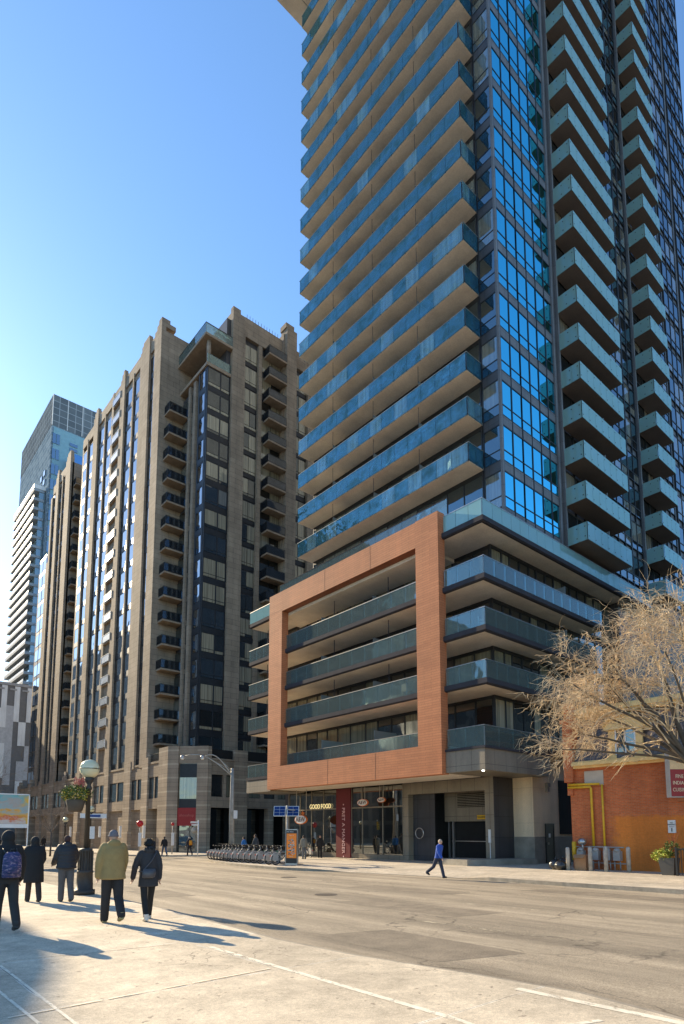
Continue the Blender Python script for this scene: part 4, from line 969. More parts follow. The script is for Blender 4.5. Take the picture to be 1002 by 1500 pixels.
ns = MB(); ns.box(30.54, 30.595, 11.48, 11.82, 1.62, 2.22); no = obj('wall_notice', ns, M['white'], Fb, FL_)
text('notice_lettering', 'NO\nPARKING', M['black'], no, (30.53, 11.65, 2.05), .085, ext=.003)
m = MB(); m.box(30.53, 30.539, 11.53, 11.77, 1.90, 1.915, 0); m.box(30.53, 30.539, 11.63, 11.67, 1.68, 1.85, 1); obj('notice_mark', m, [M['red'], M['black']], no, FL_)
# projecting sign
sg = thing('projecting_sign', 'tall projecting sign in cream and red above the painted brick wall', 'sign', (30.1, 11.05, 3.2))
m = MB(); m.box(29.95, 30.3, 10.98, 11.75, 3.28, 5.3)
m = MB(); m.prism([(29.72, 11.3), (30.45, 10.75), (30.6, 10.98), (29.87, 11.53)], 3.25, 5.33)
obj('sign_box', m, plain('sign grey metal', (.45, .42, .38), .5, var=.1), sg, (30.1, 11.05, 3.2))
# its face looks back down the street
fd = Vector((30.45-29.72, 10.75-11.3, 0)).normalized(); nrm = Vector((fd.y, -fd.x, 0))
def face(a, b, z0, z1, off, mat, nm):
    p = Vector((29.72, 11.3, 0))+fd*a+nrm*off; q = Vector((29.72, 11.3, 0))+fd*b+nrm*off; p2 = p-nrm*.012; q2 = q-nrm*.012
    m = MB(); m.prism([(p.x, p.y), (q.x, q.y), (q2.x, q2.y), (p2.x, p2.y)], z0, z1); return obj(nm, m, mat, sg, (30.1, 11.05, 3.2))
face(.04, .88, 3.3, 4.55, .02, M['red'], 'red_panel'); face(.04, .88, 4.56, 5.28, .02, plain('cream sign face', (.75, .52, .26), .5), 'cream_panel')
rm = Matrix(((fd.x, 0, nrm.x), (fd.y, 0, nrm.y), (0, 1, 0)))
cm = plain('sign lettering cream', (.80, .66, .45), .5)
for z, tx in ((4.22, 'FINE'), (3.92, 'INDIAN'), (3.60, 'CUISINE')):
    c = Vector((29.72, 11.3, z))+fd*.46+nrm*.032; text('lettering', tx, cm, sg, c, .24, rot=rm, ext=.004, sx=.82)
c = Vector((29.72, 11.3, 4.95))+fd*.46+nrm*.032; text('emblem', 'A', plain('orange sign mark', (.55, .20, .05), .5), sg, c, .3, rot=rm, ext=.004)
# gas pipes and meters
m = MB(); m.tube([(30.45, 16.75, 4.02), (30.45, 15.5, 4.0), (30.45, 15.47, 3.9), (30.45, 15.45, .35)], .065, 8); m.tube([(30.42, 16.7, 4.17), (30.42, 15.0, 4.13)], .06, 8); m.tube([(30.45, 14.88, 4.1), (30.45, 14.88, .4)], .055, 8)
m.tube([(30.3, 16.45, .2), (30.3, 16.45, 1.15)], .12, 8)
gp = tag(obj('gas_pipes', m, M['yellow'], None, (30.45, 15.5, 0)), 'yellow gas pipes running down the brick wall beside the alley', 'pipe')
gm = thing('gas_meters', 'grey gas meters and regulators behind the bollards at the foot of the brick wall', 'meter', (30.1, 15.3, -.25))
grey = plain('grey meter paint', (.34, .33, .31), .45, var=.15)
for i, y in enumerate((16.0, 15.2, 14.6, 14.1)):
    m = MB(); m.box(30.0, 30.3, y-.17, y+.17, .25, .72); m.ball((30.1, y, .75), .17, .17, .12); m.tube([(30.1, y-.14, .2), (30.1, y-.14, -.2)], .03, 6); m.tube([(30.1, y+.14, .2), (30.1, y+.14, -.2)], .03, 6)
    obj('meter', m, grey, gm, (30.1, 15.3, -.25))
m = MB(); m.tube([(30.25, 16.1, 1.1), (30.1, 15.9, 1.1), (30.1, 15.85, .7)], .04, 6); m.ball((30.2, 15.95, 1.15), .22, .22, .2); obj('regulator', m, M['steel'], gm, (30.1, 15.3, -.25))
m = MB(); m.tube([(30.3, 16.4, .9), (30.2, 13.8, .9)], .035, 6); m.tube([(30.3, 16.4, .1), (30.2, 13.6, .1)], .03, 6); obj('manifold', m, grey, gm, (30.1, 15.3, -.25))

# ------------------------------------------------------------------ buildings behind and beside the camera (they shade and are mirrored)
ob = M['tan']
ofc = masonry('office facade', (.10, .10, .10), (.17, .165, .15), (.30, .27, .23), 3.2, 3.1, .45, .5, 0, .15, .2)
m = MB(); m.loft([(-20.9, 56, -1, 17.3, 17.3), (-20.9, 56, 6, 17.5, 17.5), (-20.9, 56, 20, 18.1, 18.1)], 48); tag(obj('concert_hall', m, ofc, None, (-20.9, 56, 0)), 'round hall across the street whose curved shadow falls on the near sidewalk', 'building')
m = MB(); m.box(-50, -12, 77, 100, -1, 45); tag(obj('office_building', m, ofc, None, (-12, 80, 0)), 'office building across the street, seen mirrored in the lower windows', 'building')
m = MB(); m.box(-60, -20, 104, 340, -1, 72); tag(obj('office_tower', m, ofc, None, (-20, 150, 0)), 'long tower block up the street on the left, seen only in the bronze windows', 'building')
m = MB(); m.box(36, 70, -60, 8, -1, 24); tag(obj('office_block', m, ofc, None, (50, -20, 0)), 'office block beyond the brick building, mirrored in the lower balcony glass', 'building')

# ------------------------------------------------------------------ covers in the road
for x, y, r_, lab in ((12.4, 15.2, .36, 'round iron manhole cover in the road nearest the middle'), (16.2, 22.5, .36, 'round iron manhole cover near the garage driveway')):
    z = gz(x, y)-.14; m = MB(); m.add([(x+r_*math.cos(i*math.pi/14), y+r_*math.sin(i*math.pi/14), gz(x+r_*math.cos(i*math.pi/14), y+r_*math.sin(i*math.pi/14))-.135+dz_) for dz_ in (0, .003) for i in range(28)], [tuple(range(28, 56))]+[(i, (i+1) % 28, 28+(i+1) % 28, 28+i) for i in range(28)])
    tag(obj('manhole_cover', m, plain('worn iron', (.10, .085, .07), .6, metal=.3, var=.3, scale=12), None, (x, y, z)), lab, 'manhole cover')
z = gz(3.4, 3.3); m = MB(); m.box(3.2, 3.62, 3.24, 3.42, z-.02, z+.006); tag(obj('drain_cover', m, plain('worn drain iron', (.16, .14, .11), .7, var=.3, scale=20), None, (3.4, 3.3, z)), 'small rectangular iron cover set in the near sidewalk at the bottom', 'drain cover')
# ------------------------------------------------------------------ bare trees
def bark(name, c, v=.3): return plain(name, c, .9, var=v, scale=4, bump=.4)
def branch(mb, rnd, p, d, L_, r, lvl, spec, droop=0.0, seglen=None):
    nseg = spec['seg'][lvl]; sl = L_/nseg; pts = [p.copy()]; rad = [r]; d = d.normalized()
    kids = []
    for i in range(nseg):
        j = spec['jit'][lvl]
        d = (d + Vector((rnd.uniform(-j, j), rnd.uniform(-j, j), rnd.uniform(-j, j))) + Vector((0, 0, -droop)) + spec.get('wind', Vector((0, 0, 0)))*spec['wk'][lvl]).normalized()
        p = p + d*sl; pts.append(p.copy()); rad.append(r*(1-(i+1)/nseg*spec['tap'][lvl]))
        kids.append((p.copy(), d.copy(), rad[-1]))
    (spec.get('limb') if lvl == 0 and spec.get('limb') else mb).tube(pts, rad, spec['n'][lvl], 0, caps=(lvl > 1))
    if lvl+1 >= len(spec['seg']): return
    for _ in range(spec['kids'][lvl]):
        q, dd, rr_ = kids[rnd.randrange(max(0, int(len(kids)*spec['from'][lvl])), len(kids))]
        ax = dd.orthogonal().normalized(); ax.rotate(Matrix.Rotation(rnd.uniform(0, 6.28), 3, dd))
        if spec.get('env') and lvl >= 1 and not spec['env'](q): continue
        ang = rnd.uniform(*spec['ang'][lvl]); nd = (dd*math.cos(ang)+ax*math.sin(ang))
        branch(mb, rnd, q, nd, L_*rnd.uniform(*spec['len'][lvl]), max(rr_*spec['rk'][lvl], .0085), lvl+1, spec, spec['droop'][lvl])
tr = thing('bare_street_tree', 'large bare tree with drooping sunlit twigs in front of the brick building', 'tree', (24.6, 6.9, -.15))
rnd = random.Random(11)
tb, cb_ = MB(), MB()
base = Vector((24.6, 6.6, -.3))
tb.tube([base, (24.55, 7.0, .9), (24.4, 7.7, 2.4), (24.3, 8.5, 4.1)], [.34, .25, .21, .19], 12)
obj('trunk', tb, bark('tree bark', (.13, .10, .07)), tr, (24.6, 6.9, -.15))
spec = dict(seg=[7, 6, 5, 4], jit=[.16, .26, .34, .40], tap=[.7, .75, .75, .7], n=[7, 5, 4, 3], kids=[14, 11, 7], **{'from': [.15, .1, .0]}, ang=[(.5, 1.1), (.4, 1.2), (.4, 1.2)],
            len=[(.26, .48), (.32, .62), (.4, .8)], rk=[.45, .42, .5], droop=[.0, .04, .07], wind=Vector((-.02, .05, -.06)), wk=[0, .5, .9, 1.2])
starts = [((24.3, 8.5, 4.1), (0, .50, .70), 4.6, .12), ((24.3, 8.4, 4.3), (-.2, .85, .38), 4.4, .08), ((24.3, 8.4, 4.1), (.2, .15, .95), 5.6, .12), ((24.35, 8.0, 3.2), (.4, -.5, .8), 6.0, .12),
          ((24.35, 8.3, 3.9), (-.5, .5, .85), 4.6, .09), ((24.3, 8.5, 4.0), (.4, .6, .6), 4.4, .08), ((24.3, 8.5, 4.1), (-.2, .3, .9), 5.0, .09), ((24.3, 8.3, 3.8), (-.45, -.2, .8), 4.8, .08), ((24.3, 8.4, 4.2), (0, .75, .55), 4.8, .09), ((24.3, 8.5, 4.2), (-.1, .80, .30), 4.6, .07), ((24.2, 8.6, 4.6), (-.25, .62, .66), 5.0, .08), ((24.35, 8.2, 3.6), (-.2, .1, 1), 6.0, .09)]
lm_ = MB(); spec['limb'] = lm_
def envelope(q):                          # the crown thins out over the old building's roof and stays a dome
    if q.z > 11.3-(q.y-8.6)**2*.10: return False
    if q.y > 13.0 and rnd.random() < .75: return False
    low = 4.1 if q.y > 12.4 else (4.1+(12.4-q.y)*2.0 if q.y > 10.9 else 7.1)
    return q.z > low
spec['env'] = envelope
for p, d, L_, r in starts: branch(cb_, rnd, Vector(p), Vector(d), L_, r, 0, spec, 0.0)
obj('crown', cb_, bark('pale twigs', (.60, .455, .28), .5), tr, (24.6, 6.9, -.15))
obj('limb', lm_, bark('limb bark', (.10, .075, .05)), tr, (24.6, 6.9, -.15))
def small_tree(nm, lab, x, y, h, seed, nk=(9, 7), col=(.10, .08, .065), wide=.8):
    t = thing(nm, lab, 'tree', (x, y, gz(x, y))); z = gz(x, y); rn = random.Random(seed)
    a, b = MB(), MB(); a.tube([(x, y, z-.1), (x+.02, y, z+h*.38)], [.09, .06], 8); obj('trunk', a, bark('small bark '+nm, col), t, (x, y, z))
    sp = dict(seg=[5, 4, 3], jit=[.2, .3, .35], tap=[.7, .7, .7], n=[5, 4, 3], kids=list(nk), **{'from': [.1, .0]}, ang=[(.4, 1.0), (.4, 1.1)], len=[(.35, .7), (.35, .7)], rk=[.5, .5], droop=[0, 0], wk=[0, 0, 0])
    for k in range(7):
        an = k*2.4; branch(b, rn, Vector((x, y, z+h*.36)), Vector((math.cos(an)*wide, math.sin(an)*wide, 1.0)), h*.5, .035, 0, sp)
    obj('crown', b, bark('small twigs '+nm, (.22, .17, .13)), t, (x, y, z)); return t
small_tree('bare_tree', 'bare young tree behind the picture banner at the left edge', 9.5, 62, 9.0, 3, (12, 9))
small_tree('bare_tree', 'thin bare sapling behind the lamp with the flower basket', 15.8, 58, 5.5, 5, (7, 5))
# ------------------------------------------------------------------ street lamps
def globe_lamp(x, y, h, lab, gr=.27, base=True, sc=1.0):
    z = gz(x, y); t = thing('street_lamp', lab, 'street lamp', (x, y, z), 'globe street lamps'); L0 = (x, y, z)
    m = MB()
    if base:
        m.loft([(x, y, z, .30, .30), (x, y, z+.14, .30, .30), (x, y, z+.15, .24, .24), (x, y, z+.62, .22, .22), (x, y, z+.64, .235, .235), (x, y, z+.70, .22, .22), (x, y, z+.72, .19, .19), (x, y, z+1.25, .165, .165), (x, y, z+1.28, .19, .19), (x, y, z+1.33, .18, .18), (x, y, z+1.36, .10, .10)], 16)
        for k in range(16):
            a = k*math.pi/8; m.box(x+.20*math.cos(a)-.012, x+.20*math.cos(a)+.012, y+.20*math.sin(a)-.012, y+.20*math.sin(a)+.012, z+.66, z+1.27)
    obj('base', m, plain('lamp post paint', (.055, .045, .035), .55, metal=.2, var=.2), t, L0) if base else None
    m = MB(); m.loft([(x, y, z+(1.33 if base else 0), .085*sc, .085*sc), (x, y, z+h-gr-.35, .06*sc, .06*sc), (x, y, z+h-gr-.34, .09*sc, .09*sc), (x, y, z+h-gr-.28, .09*sc, .09*sc), (x, y, z+h-gr-.2, .05*sc, .05*sc), (x, y, z+h-gr-.08, .12*sc, .12*sc), (x, y, z+h-gr+.02, .15*sc, .15*sc)], 12)
    obj('pole', m, plain('lamp pole paint', (.055, .045, .035), .55, metal=.2, var=.2), t, L0)
    m = MB(); m.ball((x, y, z+h), gr, n=24); obj('globe', m, glass('milk glass globe', (1, 1, .9), .05, (.90, .80, .50), rough=.2, transp=.25, ttint=(1, .95, .8)), t, L0)
    m = MB(); m.ring((x, y, z+h), (0, 0, 1), gr+.004, .012, 28, 5); m.tube([(x, y, z+h-gr), (x, y, z+h-.02)], .035, 6); m.tube([(x, y, z+h-.12), (x, y, z+h+.06)], [.06, .03], 8); obj('collar', m, M['black'], t, L0)
    return t
globe_lamp(6.10, 18.75, 3.72, 'fluted lamp post with a milky globe and a hanging flower basket, nearest to the walkers', .285)
globe_lamp(15.2, 52, 3.0, 'small globe lamp in front of the banded stone piers, just right of the flower basket', .22, False)
globe_lamp(13.6, 41.2, 3.45, 'globe lamp post with a white street name plate in front of the shop arcade', .22, False)
globe_lamp(9.9, 64, 3.9, 'small globe lamp next to the traffic light at the far left', .24, False)
# street name plate
m = MB(); m.box(12.9, 14.6, 41.1, 41.14, 2.55, 2.85); nm_ = tag(obj('street_sign', m, M['white'], None, (13.6, 41.1, 2.6)), 'white street name plate with a blue band on the globe lamp', 'sign')
m = MB(); m.box(13.5, 14.2, 41.085, 41.098, 2.62, 2.78); obj('blue_band', m, plain('sign blue', (.02, .07, .25), .5), nm_, (13.6, 41.1, 2.6))
m = MB(); m.box(13.55, 13.85, 41.05, 41.09, 1.2, 2.0); tag(obj('parking_sign', m, M['white'], None, (13.7, 41.1, 1.5)), 'white parking sign on the lamp post below the street name plate', 'sign')
# hanging flower basket
bk = thing('flower_basket', 'hanging basket of yellow, green and pink flowers on the lamp post', 'flower basket', (5.78, 18.9, 2.55))
m = MB(); m.loft([(5.78, 18.9, 2.28, .16, .16), (5.78, 18.9, 2.32, .2, .2), (5.78, 18.9, 2.62, .28, .28), (5.78, 18.9, 2.64, .26, .26)], 16); obj('pot', m, plain('basket brown', (.10, .07, .045), .8), bk, (5.78, 18.9, 2.55))
m = MB(); m.tube([(6.1, 18.75, 2.7), (5.95, 18.8, 2.66), (5.8, 18.9, 2.66)], .025, 6); obj('bracket', m, M['black'], bk, (5.78, 18.9, 2.55))
def leafcloud(mb, rn, c, rx, ry, rz, n, s, mi, up=.3):
    for _ in range(n):
        u = Vector((rn.gauss(0, 1), rn.gauss(0, 1), rn.gauss(0, 1))).normalized()*rn.uniform(.55, 1.05)
        p = Vector((c[0]+u.x*rx, c[1]+u.y*ry, c[2]+u.z*rz)); a = Vector((rn.uniform(-1, 1), rn.uniform(-1, 1), rn.uniform(-.6, 1))).normalized()*s*rn.uniform(.6, 1.3)
        b = a.cross(Vector((rn.uniform(-1, 1), rn.uniform(-1, 1), rn.uniform(-1, 1)))).normalized()*s*.45
        mb.add([p-a*.5, p+b*.5, p+a*.5, p-b*.5], [(0, 1, 2, 3)], mi)
leafG = plain('leaf green', (.09, .13, .02), .7, var=.3, scale=9); leafY = plain('yellow flower', (.55, .40, .04), .7, var=.3, scale=9); leafP = plain('pink plume', (.50, .16, .14), .7, var=.3, scale=9); leafD = plain('dark leaf', (.03, .05, .012), .7, var=.3, scale=9); leafR = plain('rust leaf', (.30, .07, .03), .7, var=.2)
rn = random.Random(2)
m = MB(); leafcloud(m, rn, (5.78, 18.9, 2.83), .46, .42, .27, 900, .085, 0); obj('foliage', m, leafG, bk, (5.78, 18.9, 2.55))
m = MB(); leafcloud(m, rn, (5.78, 18.9, 2.80), .44, .42, .24, 260, .07, 0); obj('yellow_flowers', m, leafY, bk, (5.78, 18.9, 2.55))
m = MB()
for k in range(7): leafcloud(m, rn, (5.86+rn.uniform(-.14, .14), 18.9+rn.uniform(-.1, .1), 3.12+rn.uniform(-.04, .08)), .05, .05, .15, 70, .05, 0)
obj('pink_plumes', m, leafP, bk, (5.78, 18.9, 2.55))
# tall utility pole with two cobra lamps
ux, uy = 22.9, 39.0; uz = gz(ux, uy)
up = thing('utility_pole', 'tall weathered pole with two curved cobra-head lamps by the bicycle dock', 'street lamp', (ux, uy, uz))
m = MB(); m.tube([(ux+.1, uy, uz-.1), (ux+.02, uy, 3.5), (ux, uy, 6.3)], [.19, .15, .12], 10); m.tube([(ux-.08, uy-.1, uz), (ux-.22, uy-.12, 2.6), (ux-.13, uy-.08, 5.9)], .05, 6); obj('pole', m, M['galv'], up, (ux, uy, uz))
for tx, tz, ty in ((21.15, 7.05, 39.9), (20.2, 7.1, 41.2)):
    m = MB(); pts = []
    for i in range(9):
        t = i/8; pts.append((ux+(tx-ux)*t, uy+(ty-uy)*t, 5.7+(tz-5.7+.25)*math.sin(t*math.pi*.62)/math.sin(math.pi*.5)*.98))
    m.tube(pts, .045, 6); m.tube([(ux, uy, 6.1), pts[3]], .025, 5); obj('arm', m, M['galv'], up, (ux, uy, uz))
    e = Vector(pts[-1]); m = MB(); m.ball((e.x-.15, e.y+.15, e.z-.05), .17, .17, .11, 12); obj('lamp_head', m, M['steel'], up, (ux, uy, uz))
    m = MB(); m.ball((e.x-.15, e.y+.15, e.z-.17), .15, .15, .11, 12); obj('lamp_lens', m, glass('lamp lens', (1, 1, 1), .2, (.6, .6, .55), rough=.1), up, (ux, uy, uz))
m = MB(); m.box(22.85, 23.15, 38.6, 38.63, 2.6, 3.2); tag(obj('parking_sign', m, M['white'], None, (23, 38.6, 2.9)), 'small white sign on the utility pole', 'sign')
# bus stop pole
z = gz(24, 47)
m = MB(); m.tube([(24.2, 46.6, z), (24.2, 46.6, 2.6)], .05, 8); bs = tag(obj('bus_stop_pole', m, M['white'], None, (24.2, 46.6, z)), 'slim white transit stop pole with a flag at the corner', 'sign')
m = MB(); m.box(23.5, 24.2, 46.58, 46.61, 2.35, 2.5); m.box(23.6, 24.1, 46.58, 46.61, 2.15, 2.28); obj('flag', m, M['white'], bs, (24.2, 46.6, z))
m = MB(); m.tube([(23.85, 46.6, 1.75), (23.85, 46.56, 1.75)], .26, 16); obj('round_sign', m, M['galv'], bs, (24.2, 46.6, z))
# red ball signs on posts
for x, y, lab in ((21.6, 52.5, 'white post with a red ball and a white banner left of the corner shop window'), (25.4, 54.0, 'white post with a red finial right of the corner shop window')):
    z = gz(x, y); t = thing('banner_post', lab, 'post', (x, y, z), 'banner posts at the corner')
    m = MB(); m.tube([(x, y, z), (x, y, 2.2)], .05, 8); obj('post', m, M['galv'], t, (x, y, z))
    m = MB(); m.box(x-.14, x+.14, y-.09, y-.06, .35, 1.55); obj('banner', m, M['white'], t, (x, y, z))
    m = MB(); m.ball((x, y, 2.35), .30 if x < 23 else .16, n=14); obj('ball', m, plain('red ball', (.55, .02, .02), .3), t, (x, y, z))
# traffic lights, far left
for x, y, zz, lab in ((9.7, 55, 1.9, 'yellow traffic light at the far left crossing, higher of the two'), (6.6, 45, 1.2, 'yellow traffic light at the left picture edge')):
    z = gz(x, y); t = thing('traffic_light', lab, 'traffic light', (x, y, z))
    m = MB(); m.tube([(x, y, z), (x, y, zz+1.2)], .06, 8); obj('pole', m, M['black'], t, (x, y, z))
    m = MB(); m.box(x-.17, x+.17, y-.2, y-.02, zz, zz+.95); obj('housing', m, M['yellow'], t, (x, y, z))
    for i, c in enumerate(((.25, .02, .02), (.25, .16, .02), (.02, .12, .05))):
        m = MB(); m.tube([(x, y-.2, zz+.78-i*.3), (x, y-.25, zz+.78-i*.3)], .1, 12); obj('lens', m, plain('lens %d' % i, c, .3), t, (x, y, z))
# picture banner at the left
bn = thing('picture_banner', 'large banner with an abstract painting in teal, orange and yellow on two posts', 'banner', (8.9, 42, -.3))
m = MB(); m.box(8.2, 8.26, 41.95, 42.0, -.4, 4.0); m.box(10.0, 10.06, 41.95, 42, -.4, 4.0); m.box(8.2, 10.06, 41.95, 42, 3.95, 4.02); obj('frame', m, M['white'], bn, (8.9, 42, -.3))
mt, nt, N, L, P = newmat('abstract painting'); pos = coords(nt); sp = N.new('ShaderNodeSeparateXYZ'); L.new(pos, sp.inputs[0])
hh = N.new('ShaderNodeMath'); hh.operation = 'MULTIPLY_ADD'; L.new(noise(nt, pos, 1.3, 6, .6, stretch=(1, 1, 2)), hh.inputs[0]); hh.inputs[1].default_value = 2.2; L.new(sp.outputs[2], hh.inputs[2])
cr = N.new('ShaderNodeValToRGB'); e = cr.color_ramp.elements; e[0].position = .0; e[0].color = (.55, .48, .42, 1); e[1].position = 1; e[1].color = (.16, .38, .36, 1)
for p_, c_ in ((.18, (.60, .50, .45)), (.30, (.62, .14, .03)), (.42, (.70, .36, .06)), (.55, (.30, .42, .42)), (.70, (.42, .35, .30)), (.85, (.20, .42, .42))):
    q = e.new(p_); q.color = (*c_, 1)
L.new(ramp(nt, hh.outputs[0], 0, 1, 2.9, 5.2), cr.inputs[0])
yb_ = ramp(nt, sp.outputs[0], 0, 1, 9.3, 9.9); L.new(mixc(nt, mixc(nt, 1.0, yb_, ramp(nt, noise(nt, pos, 1.6, 4), 0, 1, .45, .6), 'MULTIPLY'), cr.outputs[0], (.72, .42, .05)), P.inputs['Base Color'])
m = MB(); m.box(8.27, 9.99, 41.96, 41.99, 2.15, 3.94); obj('painting', m, mt, bn, (8.9, 42, -.3))
m = MB(); m.box(8.27, 9.99, 41.962, 41.988, 1.9, 2.14); obj('caption_strip', m, M['white'], bn, (8.9, 42, -.3))
# ------------------------------------------------------------------ solar panels and advertising kiosk
z = gz(22.3, 31)
sp_ = thing('solar_panel_mast', 'mast carrying two small solar panels above the bicycle dock', 'solar panel', (22.3, 31.2, z))
m = MB(); m.tube([(22.3, 31.2, z), (22.3, 31.2, 3.3)], .07, 8); m.tube([(22.3, 31.9, 3.1), (22.3, 30.4, 3.0)], .04, 6); obj('mast', m, M['galv'], sp_, (22.3, 31.2, z))
sn = Vector((-.62, -.70, .36)).normalized(); sr = Vector((.75, -.66, 0)).normalized(); su = sn.cross(sr)*-1
if su.z < 0: su = -su
for o_ in (-.42, .42):
    c0 = Vector((22.2, 31.15, 2.95))+sr*o_
    m = MB(); m.add([c0+sr*a_*.37+su*b_*.34+sn*q_ for q_ in (0, -.04) for a_, b_ in ((-1, -1), (1, -1), (1, 1), (-1, 1))], [(0, 1, 2, 3), (7, 6, 5, 4), (0, 4, 5, 1), (1, 5, 6, 2), (2, 6, 7, 3), (3, 7, 4, 0)])
    pn = obj('panel', m, M['white'], sp_, (22.3, 31.2, z)); m = MB()
    for i in range(3):
        for j in range(2):
            x0, x1 = -.34+j*.345, -.34+j*.345+.335; y0, y1 = -.31+i*.21, -.31+i*.21+.2
            m.add([c0+sr*a_+su*b_+sn*.006 for a_, b_ in ((x0, y0), (x1, y0), (x1, y1), (x0, y1))], [(0, 1, 2, 3)])
    obj('solar_cells', m, M['blue'], pn, (22.3, 31.2, z))
kz = gz(21.3, 29)
kp = Vector((21.25, 29.2, kz)); kd = Vector((.60, -.80, 0)).normalized(); kn = Vector((kd.y, -kd.x, 0))
kk = thing('advertising_kiosk', 'upright advertising kiosk with an orange poster at the end of the bicycle dock', 'kiosk', kp)
def kbox(a, b, o0, o1, z0, z1, mat, nm, par=None):
    p = [kp+kd*a+kn*o0, kp+kd*b+kn*o0, kp+kd*b+kn*o1, kp+kd*a+kn*o1]
    m = MB(); m.prism([(q.x, q.y) for q in (p if o1 < o0 else p[::-1])], z0, z1)
    return obj(nm, m, mat, par or kk, kp)
kbox(-.36, .36, -.13, .13, kz+.02, kz+2.1, M['steel'], 'case'); kbox(-.33, .34, .131, .145, kz+.12, kz+2.05, M['black'], 'front_frame')
po = kbox(-.29, .31, .146, .152, kz+.42, kz+1.85, plain('orange poster', (.95, .25, .02), .4, var=.05), 'poster')
rk = Matrix(((kd.x, 0, kn.x), (kd.y, 0, kn.y), (0, 1, 0)))
m = MB(); rr = random.Random(4)
for i in range(70):
    a = rr.uniform(-.17, .19); zz = kz+rr.uniform(.62, 1.52); s_ = .05
    p = kp+kd*a+kn*.158; q = kd*rr.uniform(.02, .06); h_ = rr.uniform(.02, .05)
    m.add([p-q+Vector((0, 0, zz-kz-h_)), p+q+Vector((0, 0, zz-kz-h_*.3)), p+q*.6+Vector((0, 0, zz-kz+h_)), p-q*.8+Vector((0, 0, zz-kz+h_*.5))], [(0, 1, 2, 3)], rr.choice((0, 0, 1, 2)))
obj('poster_artwork', m, [plain('poster grey', (.33, .36, .36), .5), plain('poster dark', (.03, .05, .05), .5), plain('poster pale', (.60, .62, .55), .5)], po, kp)
text('header_lettering', 'bike share', M['white'], kk, kp+kn*.15+Vector((-.0, 0, 1.95))+kd*(-.08), .10, rot=rk, ext=.003)
for z1, tx in ((1.74, 'the art of'), (.52, 'the city')): text('poster_lettering', tx, M['white'], kk, kp+kn*.158+Vector((0, 0, z1)), .07, rot=rk, ext=.002)
# ------------------------------------------------------------------ shared bicycles in their dock
tyre = plain('tyre rubber', (.02, .02, .02), .8); bf = plain('bicycle grey paint', (.22, .21, .20), .4, var=.08); guard = plain('wheel guard', (.36, .34, .31), .45, var=.1)
def make_bike():
    # local: rear wheel at the origin end (-x, towards the road), front wheel towards +x
    t = thing('shared_bicycle', 'grey shared bicycle locked in the long dock beside the road', 'bicycle', (0, 0, 0), 'shared bicycles in the long roadside dock')
    r = .31
    for nm, x in (('rear_wheel', 0), ('front_wheel', 1.02)):
        m = MB(); m.ring((x, 0, r+.03), (0, 1, 0), r, .028, 22, 6); w_ = obj(nm, m, tyre, t)
        m = MB(); m.ring((x, 0, r+.03), (0, 1, 0), r-.04, .012, 22, 4)
        for k in range(9):
            a = k*math.pi*2/9; m.tube([(x, 0, r+.03), (x+(r-.04)*math.cos(a), 0, r+.03+(r-.04)*math.sin(a))], .004, 3)
        m.tube([(x, -.04, r+.03), (x, .04, r+.03)], .03, 8); obj('rim', m, M['steel'], w_)
        m = MB(); a0, a1 = (math.pi*.15, math.pi*1.15)
        n = 12; pts = [(x+(r+.05)*math.cos(-.2+i/n*(math.pi+.5)), 0, r+.03+(r+.05)*math.sin(-.2+i/n*(math.pi+.5))) for i in range(n+1)]
        m.tube(pts, .04, 6); obj('mudguard', m, guard, t)
    m = MB(); m.box(-.24, .16, -.055, -.04, r-.06, r+.34); m.box(-.24, .16, .04, .055, r-.06, r+.34); obj('skirt_guard', m, guard, t)
    m = MB(); m.tube([(0, 0, r+.03), (.42, 0, .32), (.95, 0, .84), (.92, 0, .98)], [.03, .045, .045, .03], 8); m.tube([(.42, 0, .30), (.30, 0, .80)], .03, 8); m.tube([(1.02, 0, r+.03), (.90, 0, 1.05)], .028, 8); obj('frame', m, bf, t)
    m = MB(); m.tube([(.32, 0, .78), (.26, 0, .98)], .02, 6); m.loft([(.24, 0, .97, .10, .05), (.24, 0, 1.0, .14, .085), (.24, 0, 1.04, .13, .08)], 12); obj('saddle', m, M['black'], t)
    m = MB(); m.tube([(.78, -.30, 1.10), (.88, -.22, 1.13), (.90, 0, 1.06), (.88, .22, 1.13), (.78, .30, 1.10)], .017, 6); m.tube([(.70, -.31, 1.09), (.80, -.29, 1.11)], .022, 6); m.tube([(.70, .31, 1.09), (.80, .29, 1.11)], .022, 6); obj('handlebar', m, M['black'], t)
    m = MB(); m.box(.96, 1.2, -.15, .15, .86, .9); m.box(.96, 1.22, -.16, -.14, .88, 1.08); m.box(.96, 1.22, .14, .16, .88, 1.08); m.box(1.2, 1.22, -.139, .139, .88, 1.08); obj('basket', m, M['black'], t)
    m = MB(); m.box(-.40, -.36, -.03, .03, .52, .58); obj('reflector', m, plain('reflector red', (.5, .02, .01), .3), t)
    return t
dock_mat = plain('dock grey', (.30, .285, .26), .6, var=.15)
def make_dock():
    t = thing('bike_dock', 'grey docking post holding the front wheel of a shared bicycle', 'bicycle dock', (0, 0, 0), 'docking posts of the bicycle station')
    m = MB(); m.loft([(1.35, 0, 0, .14, .09), (1.35, 0, .45, .12, .08), (1.33, 0, .82, .10, .075), (1.30, 0, .90, .05, .05)], 12); obj('post', m, dock_mat, t)
    m = MB(); m.box(.55, 1.75, -.36, .36, 0, .04); obj('base_plate', m, M['steel'], t)
    m = MB(); m.box(1.20, 1.24, -.035, .035, .62, .78); obj('lock', m, plain('lock green', (.03, .20, .07), .4), t)
    return t
bp, dp_ = make_bike(), make_dock(); ylist = [40.0-.72*i for i in range(15)]
